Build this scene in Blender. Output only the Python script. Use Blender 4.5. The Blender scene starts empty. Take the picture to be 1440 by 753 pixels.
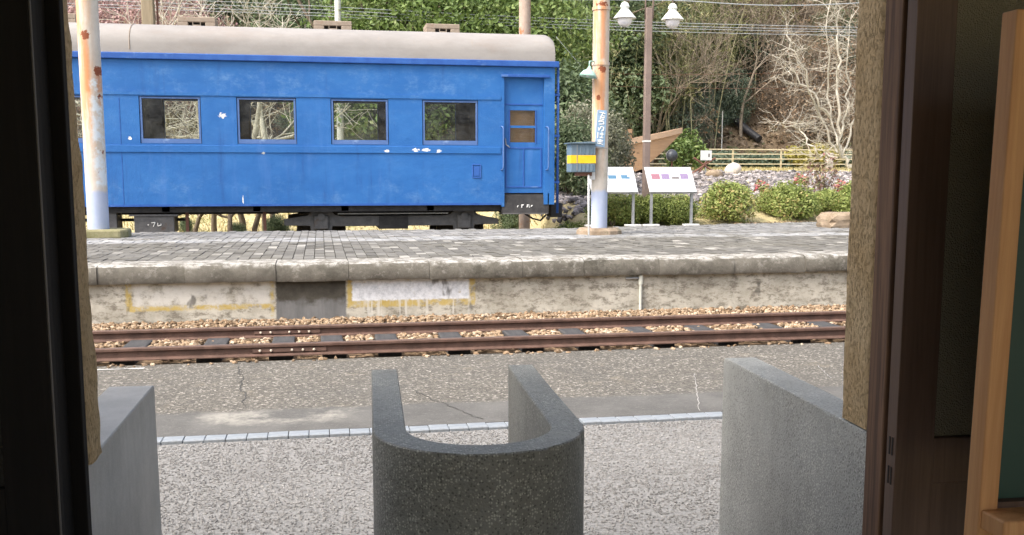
import bpy, math, random
import numpy as np
from mathutils import Vector, Matrix

scene = bpy.context.scene
COL = scene.collection
rad = math.radians

# ---------------------------------------------------------------- camera
FPX, CX, CY = 1420.0, 720.0, 433.0
PITCH = math.atan(183 / 1420.0)
PSI = rad(10.7)
CAM = np.array([0, 0, 1.5])
camd = bpy.data.cameras.new('camera')
camd.sensor_width = 36
camd.lens = FPX / 1440 * 36
camd.shift_y = (CY - 376.5) / 1440
camd.clip_start = 0.02
camd.clip_end = 1500
cam = bpy.data.objects.new('camera', camd)
cam.location = CAM
cam.rotation_euler = (rad(90) - PITCH, 0, -PSI)
COL.objects.link(cam)
scene.camera = cam

# ---------------------------------------------------------------- sky, sun, exposure
SUN_EL, SUN_DIR = rad(52), (-0.91, -0.41)      # where the light comes from (x, y)
world = bpy.data.worlds.new('World')
scene.world = world
world.use_nodes = True
wn = world.node_tree
wn.nodes.clear()
sky = wn.nodes.new('ShaderNodeTexSky')
sky.sky_type = 'NISHITA'
sky.sun_disc = False
sky.sun_elevation = SUN_EL
sky.sun_rotation = math.atan2(SUN_DIR[0], SUN_DIR[1])
sky.dust_density = 6.0
sky.air_density = 1.0
sky.ozone_density = 0.6
bg = wn.nodes.new('ShaderNodeBackground')
bg.inputs['Strength'].default_value = 0.15
out = wn.nodes.new('ShaderNodeOutputWorld')
hs = wn.nodes.new('ShaderNodeHueSaturation')
hs.inputs['Saturation'].default_value = 0.68
wn.links.new(sky.outputs[0], hs.inputs['Color'])
wn.links.new(hs.outputs[0], bg.inputs[0])
wn.links.new(bg.outputs[0], out.inputs[0])
sund = bpy.data.lights.new('sun', 'SUN')
sund.energy = 1.05
sund.angle = rad(14)
sund.color = (1.0, 0.95, 0.89)
sun = bpy.data.objects.new('sun', sund)
d = Vector((SUN_DIR[0] * math.cos(SUN_EL), SUN_DIR[1] * math.cos(SUN_EL), math.sin(SUN_EL) * math.hypot(*SUN_DIR)))
sun.rotation_euler = d.to_track_quat('Z', 'Y').to_euler()
sun.location = (-20, -15, 30)
COL.objects.link(sun)
scene.view_settings.view_transform = 'Standard'
scene.view_settings.look = 'None'
scene.view_settings.gamma = 1
scene.view_settings.exposure = 1.4
scene.view_settings.use_curve_mapping = False
scene.cycles.max_bounces = 8
scene.cycles.transparent_max_bounces = 16

# ---------------------------------------------------------------- pixel to direction helpers
cp, sp_ = math.cos(PITCH), math.sin(PITCH)
cs, sn = math.cos(PSI), math.sin(PSI)
FWD = np.array([sn * cp, cs * cp, -sp_])
RT = np.array([cs, -sn, 0])
UP = np.cross(RT, FWD)


def ray(u, v):
    return FWD + RT * (u - CX) / FPX - UP * (v - CY) / FPX


def aty(u, v, y):
    """the point of the plane at distance y from the building that pixel (u, v) of the photo shows"""
    q = ray(u, v)
    return CAM + q * y / q[1]


# ---------------------------------------------------------------- mesh helpers
def link(o, parent=None):
    COL.objects.link(o)
    if parent is not None:
        o.parent = parent
    return o


def mesh_np(name, V, F, mats=(), smooth=False, rnd=None):
    V = np.asarray(V, dtype=np.float32)
    F = np.asarray(F, dtype=np.int32)
    k = F.shape[1]
    me = bpy.data.meshes.new(name)
    me.vertices.add(len(V))
    me.vertices.foreach_set('co', V.ravel())
    me.loops.add(F.size)
    me.loops.foreach_set('vertex_index', F.ravel())
    me.polygons.add(len(F))
    me.polygons.foreach_set('loop_start', np.arange(0, F.size, k, dtype=np.int32))
    me.polygons.foreach_set('use_smooth', np.full(len(F), smooth))
    for m in (mats if isinstance(mats, (list, tuple)) else [mats]):
        me.materials.append(m)
    if rnd is not None:
        a = me.attributes.new('rnd', 'FLOAT', 'FACE')
        a.data.foreach_set('value', np.asarray(rnd, dtype=np.float32))
    me.update(calc_edges=True)
    me.validate()
    return me


class MB:
    """collects shapes into one mesh"""

    def __init__(self):
        self.v, self.f = [], []

    def add(self, vs, fs):
        b = len(self.v)
        self.v += [tuple(p) for p in vs]
        self.f += [tuple(i + b for i in f) for f in fs]
        return self

    def box(self, x0, x1, y0, y1, z0, z1):
        vs = [(x, y, z) for z in (z0, z1) for y in (y0, y1) for x in (x0, x1)]
        return self.add(vs, [(0, 2, 3, 1), (4, 5, 7, 6), (0, 1, 5, 4), (2, 6, 7, 3), (0, 4, 6, 2), (1, 3, 7, 5)])

    def prism(self, pts, a0, a1, axis='y'):
        n = len(pts)
        if axis == 'y':
            mk = lambda p, a: (p[0], a, p[1])
        elif axis == 'x':
            mk = lambda p, a: (a, p[0], p[1])
        else:
            mk = lambda p, a: (p[0], p[1], a)
        vs = [mk(p, a0) for p in pts] + [mk(p, a1) for p in pts]
        fs = [tuple(range(n)), tuple(range(2 * n - 1, n - 1, -1))]
        fs += [(i, n + i, n + (i + 1) % n, (i + 1) % n) for i in range(n)]
        return self.add(vs, fs)

    def tube(self, pts, r, n=8, caps=True):
        pts = [Vector(p) for p in pts]
        rs = r if isinstance(r, (list, tuple)) else [r] * len(pts)
        vs, fs = [], []
        prev = None
        for i, p in enumerate(pts):
            t = (pts[min(i + 1, len(pts) - 1)] - pts[max(i - 1, 0)]).normalized()
            if prev is None:
                a = Vector((0, 0, 1)) if abs(t.z) < .9 else Vector((1, 0, 0))
                x = t.cross(a).normalized()
            else:
                x = (prev - t * prev.dot(t)).normalized()
            prev = x
            y = t.cross(x)
            for k in range(n):
                an = 2 * math.pi * k / n
                vs.append(p + (x * math.cos(an) + y * math.sin(an)) * rs[i])
        for i in range(len(pts) - 1):
            for k in range(n):
                a, b = i * n + k, i * n + (k + 1) % n
                fs.append((a, b, b + n, a + n))
        if caps:
            fs.append(tuple(range(n - 1, -1, -1)))
            fs.append(tuple(range((len(pts) - 1) * n, len(pts) * n)))
        return self.add(vs, fs)

    def cyl(self, p0, p1, r, n=12):
        return self.tube([p0, p1], r, n)

    def lathe(self, prof, c=(0, 0, 0), n=24):
        vs, fs = [], []
        for (r, z) in prof:
            for k in range(n):
                a = 2 * math.pi * k / n
                vs.append((c[0] + r * math.cos(a), c[1] + r * math.sin(a), c[2] + z))
        for i in range(len(prof) - 1):
            for k in range(n):
                a, b = i * n + k, i * n + (k + 1) % n
                fs.append((a, b, b + n, a + n))
        return self.add(vs, fs)

    def build(self, name, mat, parent=None, smooth=False, bevel=0, seg=2, loc=None, auto=None):
        me = bpy.data.meshes.new(name)
        me.from_pydata(self.v, [], self.f)
        for m in (mat if isinstance(mat, (list, tuple)) else [mat]):
            me.materials.append(m)
        if smooth:
            me.polygons.foreach_set('use_smooth', [True] * len(me.polygons))
            if auto:
                me.set_sharp_from_angle(angle=rad(auto))
        me.update()
        o = bpy.data.objects.new(name, me)
        if bevel:
            b = o.modifiers.new('bevel', 'BEVEL')
            b.width = bevel
            b.segments = seg
            b.limit_method = 'ANGLE'
            b.angle_limit = rad(35)
        if loc is not None:
            o.location = loc
        return link(o, parent)


def empty(name, loc=(0, 0, 0), rz=0.0, parent=None):
    o = bpy.data.objects.new(name, None)
    o.location = loc
    o.rotation_euler = (0, 0, rz)
    o.empty_display_size = .1
    return link(o, parent)


def tag(o, label, cat, group=None, kind=None):
    o['label'] = label
    o['category'] = cat
    if group:
        o['group'] = group
    if kind:
        o['kind'] = kind
    return o


def copy_tree(o, parent=None):
    c = o.copy()
    COL.objects.link(c)
    c.parent = parent
    for ch in o.children:
        copy_tree(ch, c)
    return c


def obj(name, me, parent=None, loc=None, rz=0, s=1):
    o = bpy.data.objects.new(name, me)
    if loc is not None:
        o.location = loc
    o.rotation_euler = (0, 0, rz)
    o.scale = (s, s, s) if not isinstance(s, (tuple, list)) else s
    return link(o, parent)


# ---------------------------------------------------------------- node helpers
class NT:
    def __init__(self, name):
        self.m = bpy.data.materials.new(name)
        self.m.use_nodes = True
        self.t = self.m.node_tree
        self.t.nodes.clear()
        self.out = self.t.nodes.new('ShaderNodeOutputMaterial')
        tc = self.t.nodes.new('ShaderNodeTexCoord')
        self.obj = tc.outputs['Object']

    def n(self, ty, ins=None, **kw):
        nd = self.t.nodes.new(ty)
        for k, v in kw.items():
            setattr(nd, k, v)
        for k, v in (ins or {}).items():
            self.set(nd.inputs[k], v)
        return nd

    def set(self, sock, v):
        if isinstance(v, bpy.types.NodeSocket):
            self.t.links.new(v, sock)
        elif isinstance(v, (tuple, list)) and len(v) == 3 and sock.type == 'RGBA':
            sock.default_value = (*v, 1)
        else:
            sock.default_value = v

    def math(self, op, a, b=0.5, clamp=False):
        nd = self.n('ShaderNodeMath', {0: a, 1: b}, operation=op)
        nd.use_clamp = clamp
        return nd.outputs[0]

    def noise(self, scale, detail=4, rough=.6, vec=None, dist=0):
        return self.n('ShaderNodeTexNoise', {'Vector': vec or self.obj, 'Scale': scale, 'Detail': detail,
                                             'Roughness': rough, 'Distortion': dist}).outputs['Fac']

    def voro(self, scale, vec=None, feature='F1', out='Distance', rnd=1.0):
        nd = self.n('ShaderNodeTexVoronoi', {'Vector': vec or self.obj, 'Scale': scale, 'Randomness': rnd}, feature=feature)
        return nd.outputs[out]

    def stretch(self, sx, sy, sz, vec=None):
        return self.n('ShaderNodeMapping', {'Vector': vec or self.obj, 'Scale': (sx, sy, sz)}).outputs[0]

    def step(self, fac, lo, hi):
        nd = self.n('ShaderNodeMapRange', {'Value': fac, 'From Min': lo, 'From Max': hi})
        nd.interpolation_type = 'SMOOTHSTEP'
        return nd.outputs[0]

    def mix(self, fac, a, b):
        nd = self.n('ShaderNodeMix', data_type='RGBA')
        self.set(nd.inputs[0], fac)
        self.set(nd.inputs[6], a)
        self.set(nd.inputs[7], b)
        return nd.outputs[2]

    def ramp(self, fac, stops):
        nd = self.n('ShaderNodeValToRGB', {'Fac': fac})
        cr = nd.color_ramp
        while len(cr.elements) < len(stops):
            cr.elements.new(0.5)
        for e, (p, c) in zip(cr.elements, stops):
            e.position = p
            e.color = (*c, 1)
        return nd.outputs[0]

    def xyz(self, vec=None):
        s = self.n('ShaderNodeSeparateXYZ', {0: vec or self.obj})
        return s.outputs

    def boxmask(self, a, b, a0, a1, b0, b1, e=.02, wob=0):
        """1 inside the rectangle a0..a1, b0..b1 of the coordinates a and b"""
        if wob:
            w = self.math('MULTIPLY', self.math('SUBTRACT', self.noise(14, 5, .7), .5), wob)
            a = self.math('ADD', a, w)
            b = self.math('ADD', b, w)
        m = self.math('MULTIPLY', self.step(a, a0 - e, a0 + e), self.step(a, a1 + e, a1 - e))
        return self.math('MULTIPLY', m, self.math('MULTIPLY', self.step(b, b0 - e, b0 + e), self.step(b, b1 + e, b1 - e)))

    def bump(self, h, strength=.3, dist=.01, normal=None):
        ins = {'Height': h, 'Strength': strength, 'Distance': dist}
        if normal is not None:
            ins['Normal'] = normal
        return self.n('ShaderNodeBump', ins).outputs[0]

    def done(self, col, rough=.8, normal=None, metal=0, spec=.5, extra=None):
        ins = {'Base Color': col, 'Roughness': rough, 'Metallic': metal, 'Specular IOR Level': spec}
        if normal is not None:
            ins['Normal'] = normal
        ins.update(extra or {})
        p = self.n('ShaderNodeBsdfPrincipled', ins)
        self.t.links.new(p.outputs[0], self.out.inputs[0])
        return self.m


def pm(name, c1, c2, scale=6, rough=.8, bump=.2, bscale=40, metal=0, spec=.4, c3=None, s3=2, t3=(.55, .7), bd=.01, st=None):
    """a plain procedural material: two tones by noise, a third as blotches, and fine relief"""
    t = NT(name)
    vec = t.stretch(*st) if st else None
    col = t.mix(t.step(t.noise(scale, 5, .65, vec), .3, .7), c1, c2)
    if c3:
        col = t.mix(t.step(t.noise(s3, 6, .7), *t3), col, c3)
    return t.done(col, rough, t.bump(t.noise(bscale, 5, .7, vec), bump, bd), metal, spec)


M = {}

# -------- plaster, timber, concrete of the building and gates
t = NT('plaster')
g1 = t.noise(150, 5, .68, t.stretch(1, 1, .55))
g2 = t.noise(240, 5, .8)
col = t.mix(t.step(t.noise(7, 6, .7), .3, .7), (.58, .42, .235), (.69, .53, .325))
col = t.mix(t.math('MULTIPLY', t.step(g1, .47, .33), .62), col, (.26, .18, .10))
col = t.mix(t.math('MULTIPLY', t.step(g2, .56, .72), .35), col, (.68, .60, .45))
M['plaster'] = t.done(col, .95, t.bump(t.math('ADD', t.step(g1, .32, .52), t.math('MULTIPLY', g2, .6)), .8, .01), spec=.1)


def wood(name, c1, c2, rough, gx=(60, 60, 2.2), bump=.25):
    t = NT(name)
    g = t.noise(1.0, 6, .7, t.stretch(*gx), .6)
    g2 = t.noise(1.0, 3, .6, t.stretch(gx[0] * .2, gx[1] * .2, gx[2] * .4))
    col = t.mix(t.step(g, .3, .7), c1, c2)
    col = t.mix(t.math('MULTIPLY', t.step(g2, .4, .75), .5), col, tuple(x * .55 for x in c1))
    return t.done(col, rough, t.bump(g, bump, .004), spec=.35)


M['dark_wood'] = wood('dark_wood', (.095, .058, .042), (.135, .086, .063), .45)
M['worn_wood'] = wood('worn_wood', (.075, .042, .028), (.21, .12, .07), .7)
M['shaded_wood'] = wood('shaded_wood', (.006, .005, .0045), (.010, .008, .007), .9)  # left door and posts: near-black colour stands in for the unlit interior
M['edge_highlight'] = wood('edge_highlight', (.07, .063, .06), (.10, .09, .08), .6)  # paler tone imitating a reflection along the left door's edge
M['pine'] = wood('pine', (.52, .255, .10), (.66, .37, .165), .55, (45, 45, 1.6))
t = NT('frosted_glass')
M['frosted_glass'] = t.done((.15, .135, .09), .32, t.bump(t.voro(260), .8, .003), spec=.6)
t = NT('shaded_glass')
M['shaded_glass'] = t.done((.02, .018, .014), .5, t.bump(t.voro(260), .8, .003), spec=.3)  # left door panes, shade of the room put into their colour
t = NT('green_board')
M['green_board'] = t.done(t.mix(t.noise(7, 5), (.008, .04, .032), (.014, .055, .042)), .42, spec=.45)

def terrazzo(name, c1, c2, pale, dark, blot):
    t = NT(name)
    wv = t.n('ShaderNodeVectorMath', {0: t.obj, 1: t.n('ShaderNodeVectorMath', {0: t.n('ShaderNodeTexNoise', {'Vector': t.obj, 'Scale': 130.0, 'Detail': 3.0}).outputs['Color'], 1: (.006, .006, .006)}, operation='MULTIPLY').outputs[0]}, operation='ADD').outputs[0]
    sp = t.voro(165, wv, feature='F1')
    r = t.xyz(t.voro(165, wv, out='Color'))[0]
    col = t.mix(t.step(t.noise(3.2, 6, .72), .3, .72), c1, c2)
    dk = t.math('MULTIPLY', t.step(sp, .55, .35), t.step(r, .30, .24))
    col = t.mix(t.math('MULTIPLY', dk, .75), col, dark)
    speck = t.math('MULTIPLY', t.step(sp, .50, .34), t.step(r, .55, .62))
    vis = t.step(t.noise(4.5, 5, .7), .32, .6)
    col = t.mix(t.math('MULTIPLY', t.math('MULTIPLY', speck, vis), .85), col, pale)
    col = t.mix(t.math('MULTIPLY', t.step(t.noise(1.9, 7, .78), .50, .68), .6), col, blot)
    run = t.math('MULTIPLY', t.step(t.noise(7, 5, .7, t.stretch(1, 1, .10)), .55, .72), .35)
    col = t.mix(run, col, blot)
    up = t.step(t.xyz(t.n('ShaderNodeNewGeometry').outputs['Normal'])[2], .8, .97)
    ro = t.math('SUBTRACT', t.math('ADD', .34, t.math('MULTIPLY', t.noise(9, 4), .32)), t.math('MULTIPLY', up, .04))
    return t.done(col, ro, t.bump(t.math('ADD', sp, t.noise(60, 5)), t.math('SUBTRACT', .28, t.math('MULTIPLY', up, .2)), .005), spec=.5)


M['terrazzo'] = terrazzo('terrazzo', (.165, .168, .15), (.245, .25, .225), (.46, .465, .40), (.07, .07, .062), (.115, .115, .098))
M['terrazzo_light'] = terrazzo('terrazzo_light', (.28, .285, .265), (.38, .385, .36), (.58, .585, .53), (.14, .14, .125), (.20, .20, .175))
t = NT('smooth_concrete')
z = t.xyz()[2]
col = t.mix(t.step(t.noise(5, 6, .7), .3, .72), (.31, .315, .305), (.41, .415, .40))
col = t.mix(t.math('MULTIPLY', t.step(t.voro(190), .32, .2), .35), col, (.6, .6, .56))
col = t.mix(t.math('MULTIPLY', t.step(t.noise(1.6, 6, .75), .54, .72), .5), col, (.23, .23, .215))
up = t.step(t.xyz(t.n('ShaderNodeNewGeometry').outputs['Normal'])[2], .8, .97)
M['smooth_concrete'] = t.done(col, t.math('SUBTRACT', t.math('ADD', .36, t.math('MULTIPLY', t.noise(8, 4), .3)), t.math('MULTIPLY', up, .04)), t.bump(t.noise(70, 5, .7), .25, .004), spec=.45)
M['room_wall'] = pm('room_wall', (.42, .38, .31), (.50, .46, .38), 4, .9, .2)
M['room_floor'] = pm('room_floor', (.24, .23, .215), (.30, .29, .27), 5, .85, .2)
M['roof_tile'] = pm('roof_tile', (.05, .05, .055), (.08, .08, .085), 5, .7, .2)

# -------- ground materials
t = NT('earth')
x, y, z = t.xyz()
lit = t.noise(.35, 6, .7)
col = t.mix(t.step(t.noise(2.3, 7, .75), .3, .7), (.13, .095, .06), (.22, .165, .11))
col = t.mix(t.step(lit, .5, .62), col, (.13, .13, .055))
flat = t.mix(t.step(t.noise(1.3, 7, .75), .35, .7), (.42, .36, .19), (.55, .47, .28))
flat = t.mix(t.step(t.noise(.5, 6, .7), .55, .7), flat, (.2, .22, .08))
hill = t.step(y, 42, 45)
M['earth'] = t.done(t.mix(hill, flat, col), .95, t.bump(t.noise(14, 8, .75), .8, .06), spec=.1)

t = NT('asphalt')
x, y, z = t.xyz()
sv = t.voro(68, out='Color')
ag = t.xyz(sv)[0]
col = t.ramp(ag, [(0, (.06, .056, .049)), (.45, (.10, .094, .082)), (.78, (.14, .13, .11)), (.92, (.20, .185, .16)), (1, (.40, .375, .33))])
fine = t.noise(120, 4, .7)
col = t.mix(t.math('MULTIPLY', t.step(fine, .5, .66), .5), col, (.24, .22, .18))
col = t.mix(t.math('MULTIPLY', t.step(t.noise(1.1, 6, .75), .45, .7), .5), col, (.09, .088, .082))
col = t.mix(t.math('MULTIPLY', t.step(t.noise(2.6, 6, .75), .55, .72), .45), col, (.23, .20, .15))
yw = t.math('ADD', y, t.math('MULTIPLY', t.math('SUBTRACT', t.noise(2.2, 5, .7), .5), .30))
sm = t.step(yw, 6.66, 6.56)
scol = t.mix(t.step(t.noise(2.2, 6, .7), .3, .75), (.085, .084, .08), (.135, .132, .124))
stain = t.math('MULTIPLY', t.boxmask(x, y, -.75, .15, 6.28, 6.60, .12, .35), t.step(t.noise(3, 6, .75), .38, .6))
scol = t.mix(t.math('MULTIPLY', stain, .8), scol, (.36, .345, .30))
scol = t.mix(t.math('MULTIPLY', t.step(t.noise(1.2, 7, .8, t.stretch(1, 2.5, 1)), .58, .72), .5), scol, (.24, .23, .20))
scol = t.mix(t.math('MULTIPLY', t.step(t.voro(90), .25, .12), .35), scol, (.30, .285, .25))
col = t.mix(t.math('MULTIPLY', sm, .9), col, scol)
rel = t.math('ADD', t.voro(68), t.noise(40, 5))
M['asphalt'] = t.done(col, .88, t.bump(rel, t.math('SUBTRACT', .5, t.math('MULTIPLY', sm, .35)), .008), spec=.25)
M['crack'] = pm('crack', (.05, .048, .045), (.08, .078, .07), 20, .95)
M['pale_crack'] = pm('pale_crack', (.30, .29, .27), (.36, .35, .33), 20, .95)
M['edging'] = pm('edging', (.20, .225, .25), (.27, .295, .315), 9, .6, .15, c3=(.17, .18, .185), s3=6)
M['road_paint'] = pm('road_paint', (.62, .62, .6), (.5, .5, .47), 14, .75, c3=(.2, .2, .19), s3=9, t3=(.52, .62))


def stone_mat(name, stops, rough=.9, attr='rnd'):
    t = NT(name)
    a = t.n('ShaderNodeAttribute', attribute_name=attr).outputs['Fac']
    a = t.math('ADD', a, t.math('MULTIPLY', t.math('SUBTRACT', t.noise(30, 3), .5), .25), True)
    return t.done(t.ramp(a, stops), rough, t.bump(t.noise(60, 4), .4, .005), spec=.12)


M['gravel'] = stone_mat('gravel', [(0, (.13, .128, .122)), (.4, (.205, .20, .192)), (.85, (.285, .28, .268)), (1, (.40, .395, .38))])
M['gravel_bed'] = pm('gravel_bed', (.19, .187, .18), (.33, .325, .31), 60, .95, .9, 110, bd=.015, c3=(.21, .205, .195), s3=1.3)
M['ballast'] = stone_mat('ballast', [(0, (.11, .078, .05)), (.25, (.22, .15, .092)), (.7, (.32, .232, .15)), (1, (.46, .38, .285))])
M['ballast_bed'] = pm('ballast_bed', (.16, .10, .055), (.34, .24, .14), 30, .95, .8, 40, bd=.03)
M['rubble'] = stone_mat('rubble', [(0, (.075, .07, .07)), (.35, (.16, .15, .15)), (.75, (.27, .245, .24)), (1, (.44, .40, .385))])

# -------- platform
t = NT('platform_wall')
x, y, z = t.xyz()
col = t.mix(t.step(t.noise(2.6, 7, .75), .3, .7), (.36, .335, .275), (.60, .57, .49))
col = t.mix(t.math('MULTIPLY', t.step(t.noise(7, 6, .75, t.stretch(1, 1, 2)),   .46, .62), .8), col, (.17, .15, .115))
wh = t.math('MULTIPLY', t.boxmask(x, z, -1.86, -.52, .20, .46, .05, .14), t.step(t.noise(4, 6, .75), .38, .55))
col = t.mix(t.math('MULTIPLY', wh, .85), col, (.66, .64, .585))
yel = (.52, .38, .09)
ym = t.math('ADD', t.boxmask(x, z, -1.935, -1.88, .17, .47, .012, .05), t.boxmask(x, z, -1.9, -.5, .165, .215, .012, .06), True)
ym = t.math('ADD', ym, t.boxmask(x, z, -.525, -.49, .08, .46, .012, .05), True)
ym = t.math('ADD', ym, t.boxmask(x, z, .255, 1.60, .155, .47, .012, .05), True)
ym = t.math('MULTIPLY', ym, t.step(t.noise(9, 6, .75), .36, .55))
col = t.mix(t.math('MULTIPLY', ym, .8), col, yel)
dkm = t.boxmask(x, z, -.47, .24, -.1, .5, .012, .03)
dcol = t.mix(t.step(t.noise(5, 6, .7), .3, .7), (.055, .05, .04), (.10, .092, .075))
wet = t.mix(t.noise(3, 5, .7, t.stretch(3, 1, .6)), (.09, .09, .09), (.26, .26, .255))
low = t.step(t.math('ADD', z, t.math('MULTIPLY', t.noise(7, 5), .25)), .40, .30)
dcol = t.mix(low, dcol, wet)
col = t.mix(dkm, col, dcol)
w2 = t.boxmask(x, z, .305, 1.535, .225, .48, .012, .05)
wcol = t.mix(t.step(t.noise(14, 6, .75), .32, .62), (.50, .52, .545), (.76, .775, .80))
drip = t.math('MULTIPLY', t.boxmask(x, z, .42, 1.55, .0, .26, .02, .0),
              t.math('MULTIPLY', t.step(t.noise(16, 3, .5, t.stretch(1, 1, .06)), .54, .60), t.step(z, -.02, .12)))
col = t.mix(t.math('MULTIPLY', drip, .6), col, (.66, .65, .60))
col = t.mix(t.math('MULTIPLY', w2, t.step(t.noise(10, 6, .8), .28, .42)), col, wcol)
top_dark = t.math('MULTIPLY', t.step(t.math('ADD', z, t.math('MULTIPLY', t.noise(5, 5), .35)), .62, .68), .55)  # wall colour darkens unevenly towards the top
col = t.mix(top_dark, col, (.13, .12, .095))
spot = t.math('MULTIPLY', t.step(t.noise(2.1, 4, .6, t.stretch(1.4, 1, .8)), .64, .70), .75)
col = t.mix(spot, col, (.085, .08, .07))
M['platform_wall'] = t.done(col, .92, t.bump(t.noise(30, 7, .75), .5, .015), spec=.2)

t = NT('coping')
ri = t.n('ShaderNodeObjectInfo').outputs['Random']
col = t.mix(t.step(t.noise(5, 7, .75), .3, .7), (.105, .097, .08), (.19, .178, .15))
col = t.mix(t.math('MULTIPLY', t.step(t.noise(11, 6, .8), .52, .66), .7), col, (.33, .315, .28))
col = t.mix(t.math('MULTIPLY', t.step(t.noise(3, 6, .75), .52, .68), .75), col, (.055, .052, .04))
col = t.mix(t.math('MULTIPLY', ri, .35), col, (.22, .205, .175))
up = t.xyz(t.n('ShaderNodeNewGeometry').outputs['Normal'])[2]
lich_and_lit = t.math('MULTIPLY', t.step(up, .3, .8), t.step(t.noise(8, 6, .8), .42, .58))  # patchy paler colour on upward faces, imitating light on the coping top
col = t.mix(t.math('MULTIPLY', lich_and_lit, .75), col, (.45, .44, .41))
M['coping'] = t.done(col, .93, t.bump(t.noise(40, 7, .75), .7, .012), spec=.2)


def paver_mat(name, use_attr):
    t = NT(name)
    geo = t.n('ShaderNodeNewGeometry').outputs['Position']
    if use_attr:
        a = t.n('ShaderNodeAttribute', attribute_name='rnd').outputs['Fac']
    else:
        a = t.n('ShaderNodeObjectInfo').outputs['Random']
    py = t.xyz(geo)[1]
    c = t.ramp(a, [(0, (.105, .10, .088)), (.5, (.137, .131, .116)), (.88, (.17, .164, .146)), (.94, (.25, .24, .215)), (1, (.36, .345, .31))])
    band = t.math('MULTIPLY', t.step(py, 14.0, 14.15), t.step(py, 15.0, 14.85))
    c = t.mix(t.math('MULTIPLY', t.math('MULTIPLY', band, t.step(t.noise(3, 6, .75, geo), .3, .6)), .7), c, (.42, .43, .44))
    back = t.math('MULTIPLY', t.step(py, 14.9, 15.3), .45)
    c = t.mix(back, c, (.30, .305, .31))
    dirt = t.step(t.noise(1.1, 7, .75, geo), .45, .7)
    c = t.mix(t.math('MULTIPLY', dirt, .6), c, (.125, .116, .088))
    lich_and_lit = t.step(t.noise(9, 6, .8, geo), .6, .7)
    c = t.mix(t.math('MULTIPLY', lich_and_lit, .5), c, (.5, .48, .42))
    return t.done(c, .78, t.bump(t.noise(50, 5, .7, geo), .35, .006), spec=.35)


M['paver'] = paver_mat('paver', False)
M['paver_mass'] = paver_mat('paver_mass', True)
M['joint'] = pm('joint', (.12, .115, .09), (.17, .165, .12), 9, .95, c3=(.12, .14, .05), s3=1.5)

# -------- rail and steel
M['rail'] = pm('rail_rust', (.085, .05, .038), (.145, .085, .064), 9, .75, .4, 60, spec=.4, c3=(.10, .05, .035), s3=5)
M['rail_top'] = pm('rail_top', (.14, .09, .07), (.20, .14, .11), 14, .5, .2, 60, metal=.4, st=(1, 8, 8))
M['sleeper'] = pm('sleeper', (.035, .035, .037), (.065, .063, .062), 6, .85, .6, 30, st=(3, .5, 1))
M['bolt'] = pm('bolt', (.6, .52, .42), (.7, .62, .5), 20, .6)
M['pipe_white'] = pm('pipe_white', (.62, .63, .58), (.5, .52, .45), 12, .5, c3=(.2, .32, .24), s3=5, t3=(.58, .66))

# -------- coach
t = NT('blue_paint')
x, y, z = t.xyz()
big = t.noise(1.1, 7, .7, t.stretch(1, 1, 1.6))
col = t.mix(t.step(big, .3, .72), (.013, .112, .36), (.024, .145, .415))
chalk = t.math('MULTIPLY', t.step(t.noise(2.4, 7, .78, t.stretch(1, 1, 1.5)),   .47, .75), .6)
zb = t.math('ADD', t.math('MULTIPLY', t.boxmask(x, z, -99, 99, 2.8, 3.25, .15), 1.0),
            t.math('MULTIPLY', t.boxmask(x, z, -99, 99, 1.0, 1.45, .2), .8), True)
col = t.mix(t.math('MULTIPLY', chalk, t.math('ADD', .30, zb)), col, (.11, .245, .48))
streak = t.math('MULTIPLY', t.step(t.noise(3.5, 5, .65, t.stretch(1, 1, .12)), .55, .72), .3)
col = t.mix(streak, col, (.075, .19, .48))
grime = t.math('MULTIPLY', t.step(t.noise(5.5, 6, .7, t.stretch(1, 1, .09)), .54, .74), .45)
col = t.mix(grime, col, (.012, .055, .21))
fleck = t.math('MULTIPLY', t.step(t.noise(26, 4, .7), .72, .76), .8)
col = t.mix(fleck, col, (.20, .33, .58))


def peel(t, col, px, pz, rx, rz, c=(.72, .72, .70)):
    x, y, z = t.xyz()
    w = t.math('MULTIPLY', t.math('SUBTRACT', t.noise(24, 6, .75), .5), 4.5)
    a = t.math('DIVIDE', t.math('SUBTRACT', x, px), rx)
    b = t.math('DIVIDE', t.math('SUBTRACT', z, pz), rz)
    r = t.math('ADD', t.math('ADD', t.math('MULTIPLY', a, a), t.math('MULTIPLY', b, b)), w)
    return t.mix(t.step(r, .72, .6), col, c)


for (px, pz, rx, rz) in ((-1.53, 2.50, .075, .05), (1.12, 1.945, .05, .028), (1.62, 1.96, .075, .035), (1.78, 1.965, .08, .032),
                         (2.0, 1.945, .05, .03), (-1.25, 1.14, .012, .09), (-2.98, 2.13, .03, .03), (-.9, 1.9, .03, .02), (-2.05, 2.78, .03, .012)):
    col = peel(t, col, px, pz, rx, rz)
M['blue'] = t.done(col, t.math('ADD', .42, t.math('MULTIPLY', t.noise(6, 4), .3)),
                   t.bump(t.math('ADD', t.noise(2.2, 4), t.math('MULTIPLY', t.noise(34, 6, .75), .3)), .5, .025), spec=.4)
M['blue_dull'] = pm('blue_dull', (.07, .14, .33), (.09, .17, .38), 6, .6, .2, c3=(.2, .3, .5), s3=4)
M['blue_trim'] = pm('blue_trim', (.018, .08, .32), (.03, .115, .39), 5, .5, .25, c3=(.09, .19, .44), s3=3, t3=(.56, .7))
t = NT('coach_roof')
x, y, z = t.xyz()
col = t.mix(t.step(t.noise(2, 6, .7, t.stretch(.5, 1, 1)), .3, .7), (.235, .222, .21), (.30, .285, .27))
col = t.mix(t.math('MULTIPLY', t.step(t.noise(1.2, 6, .75, t.stretch(.4, 1, 1)), .5, .72), .6), col, (.25, .215, .19))
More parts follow.
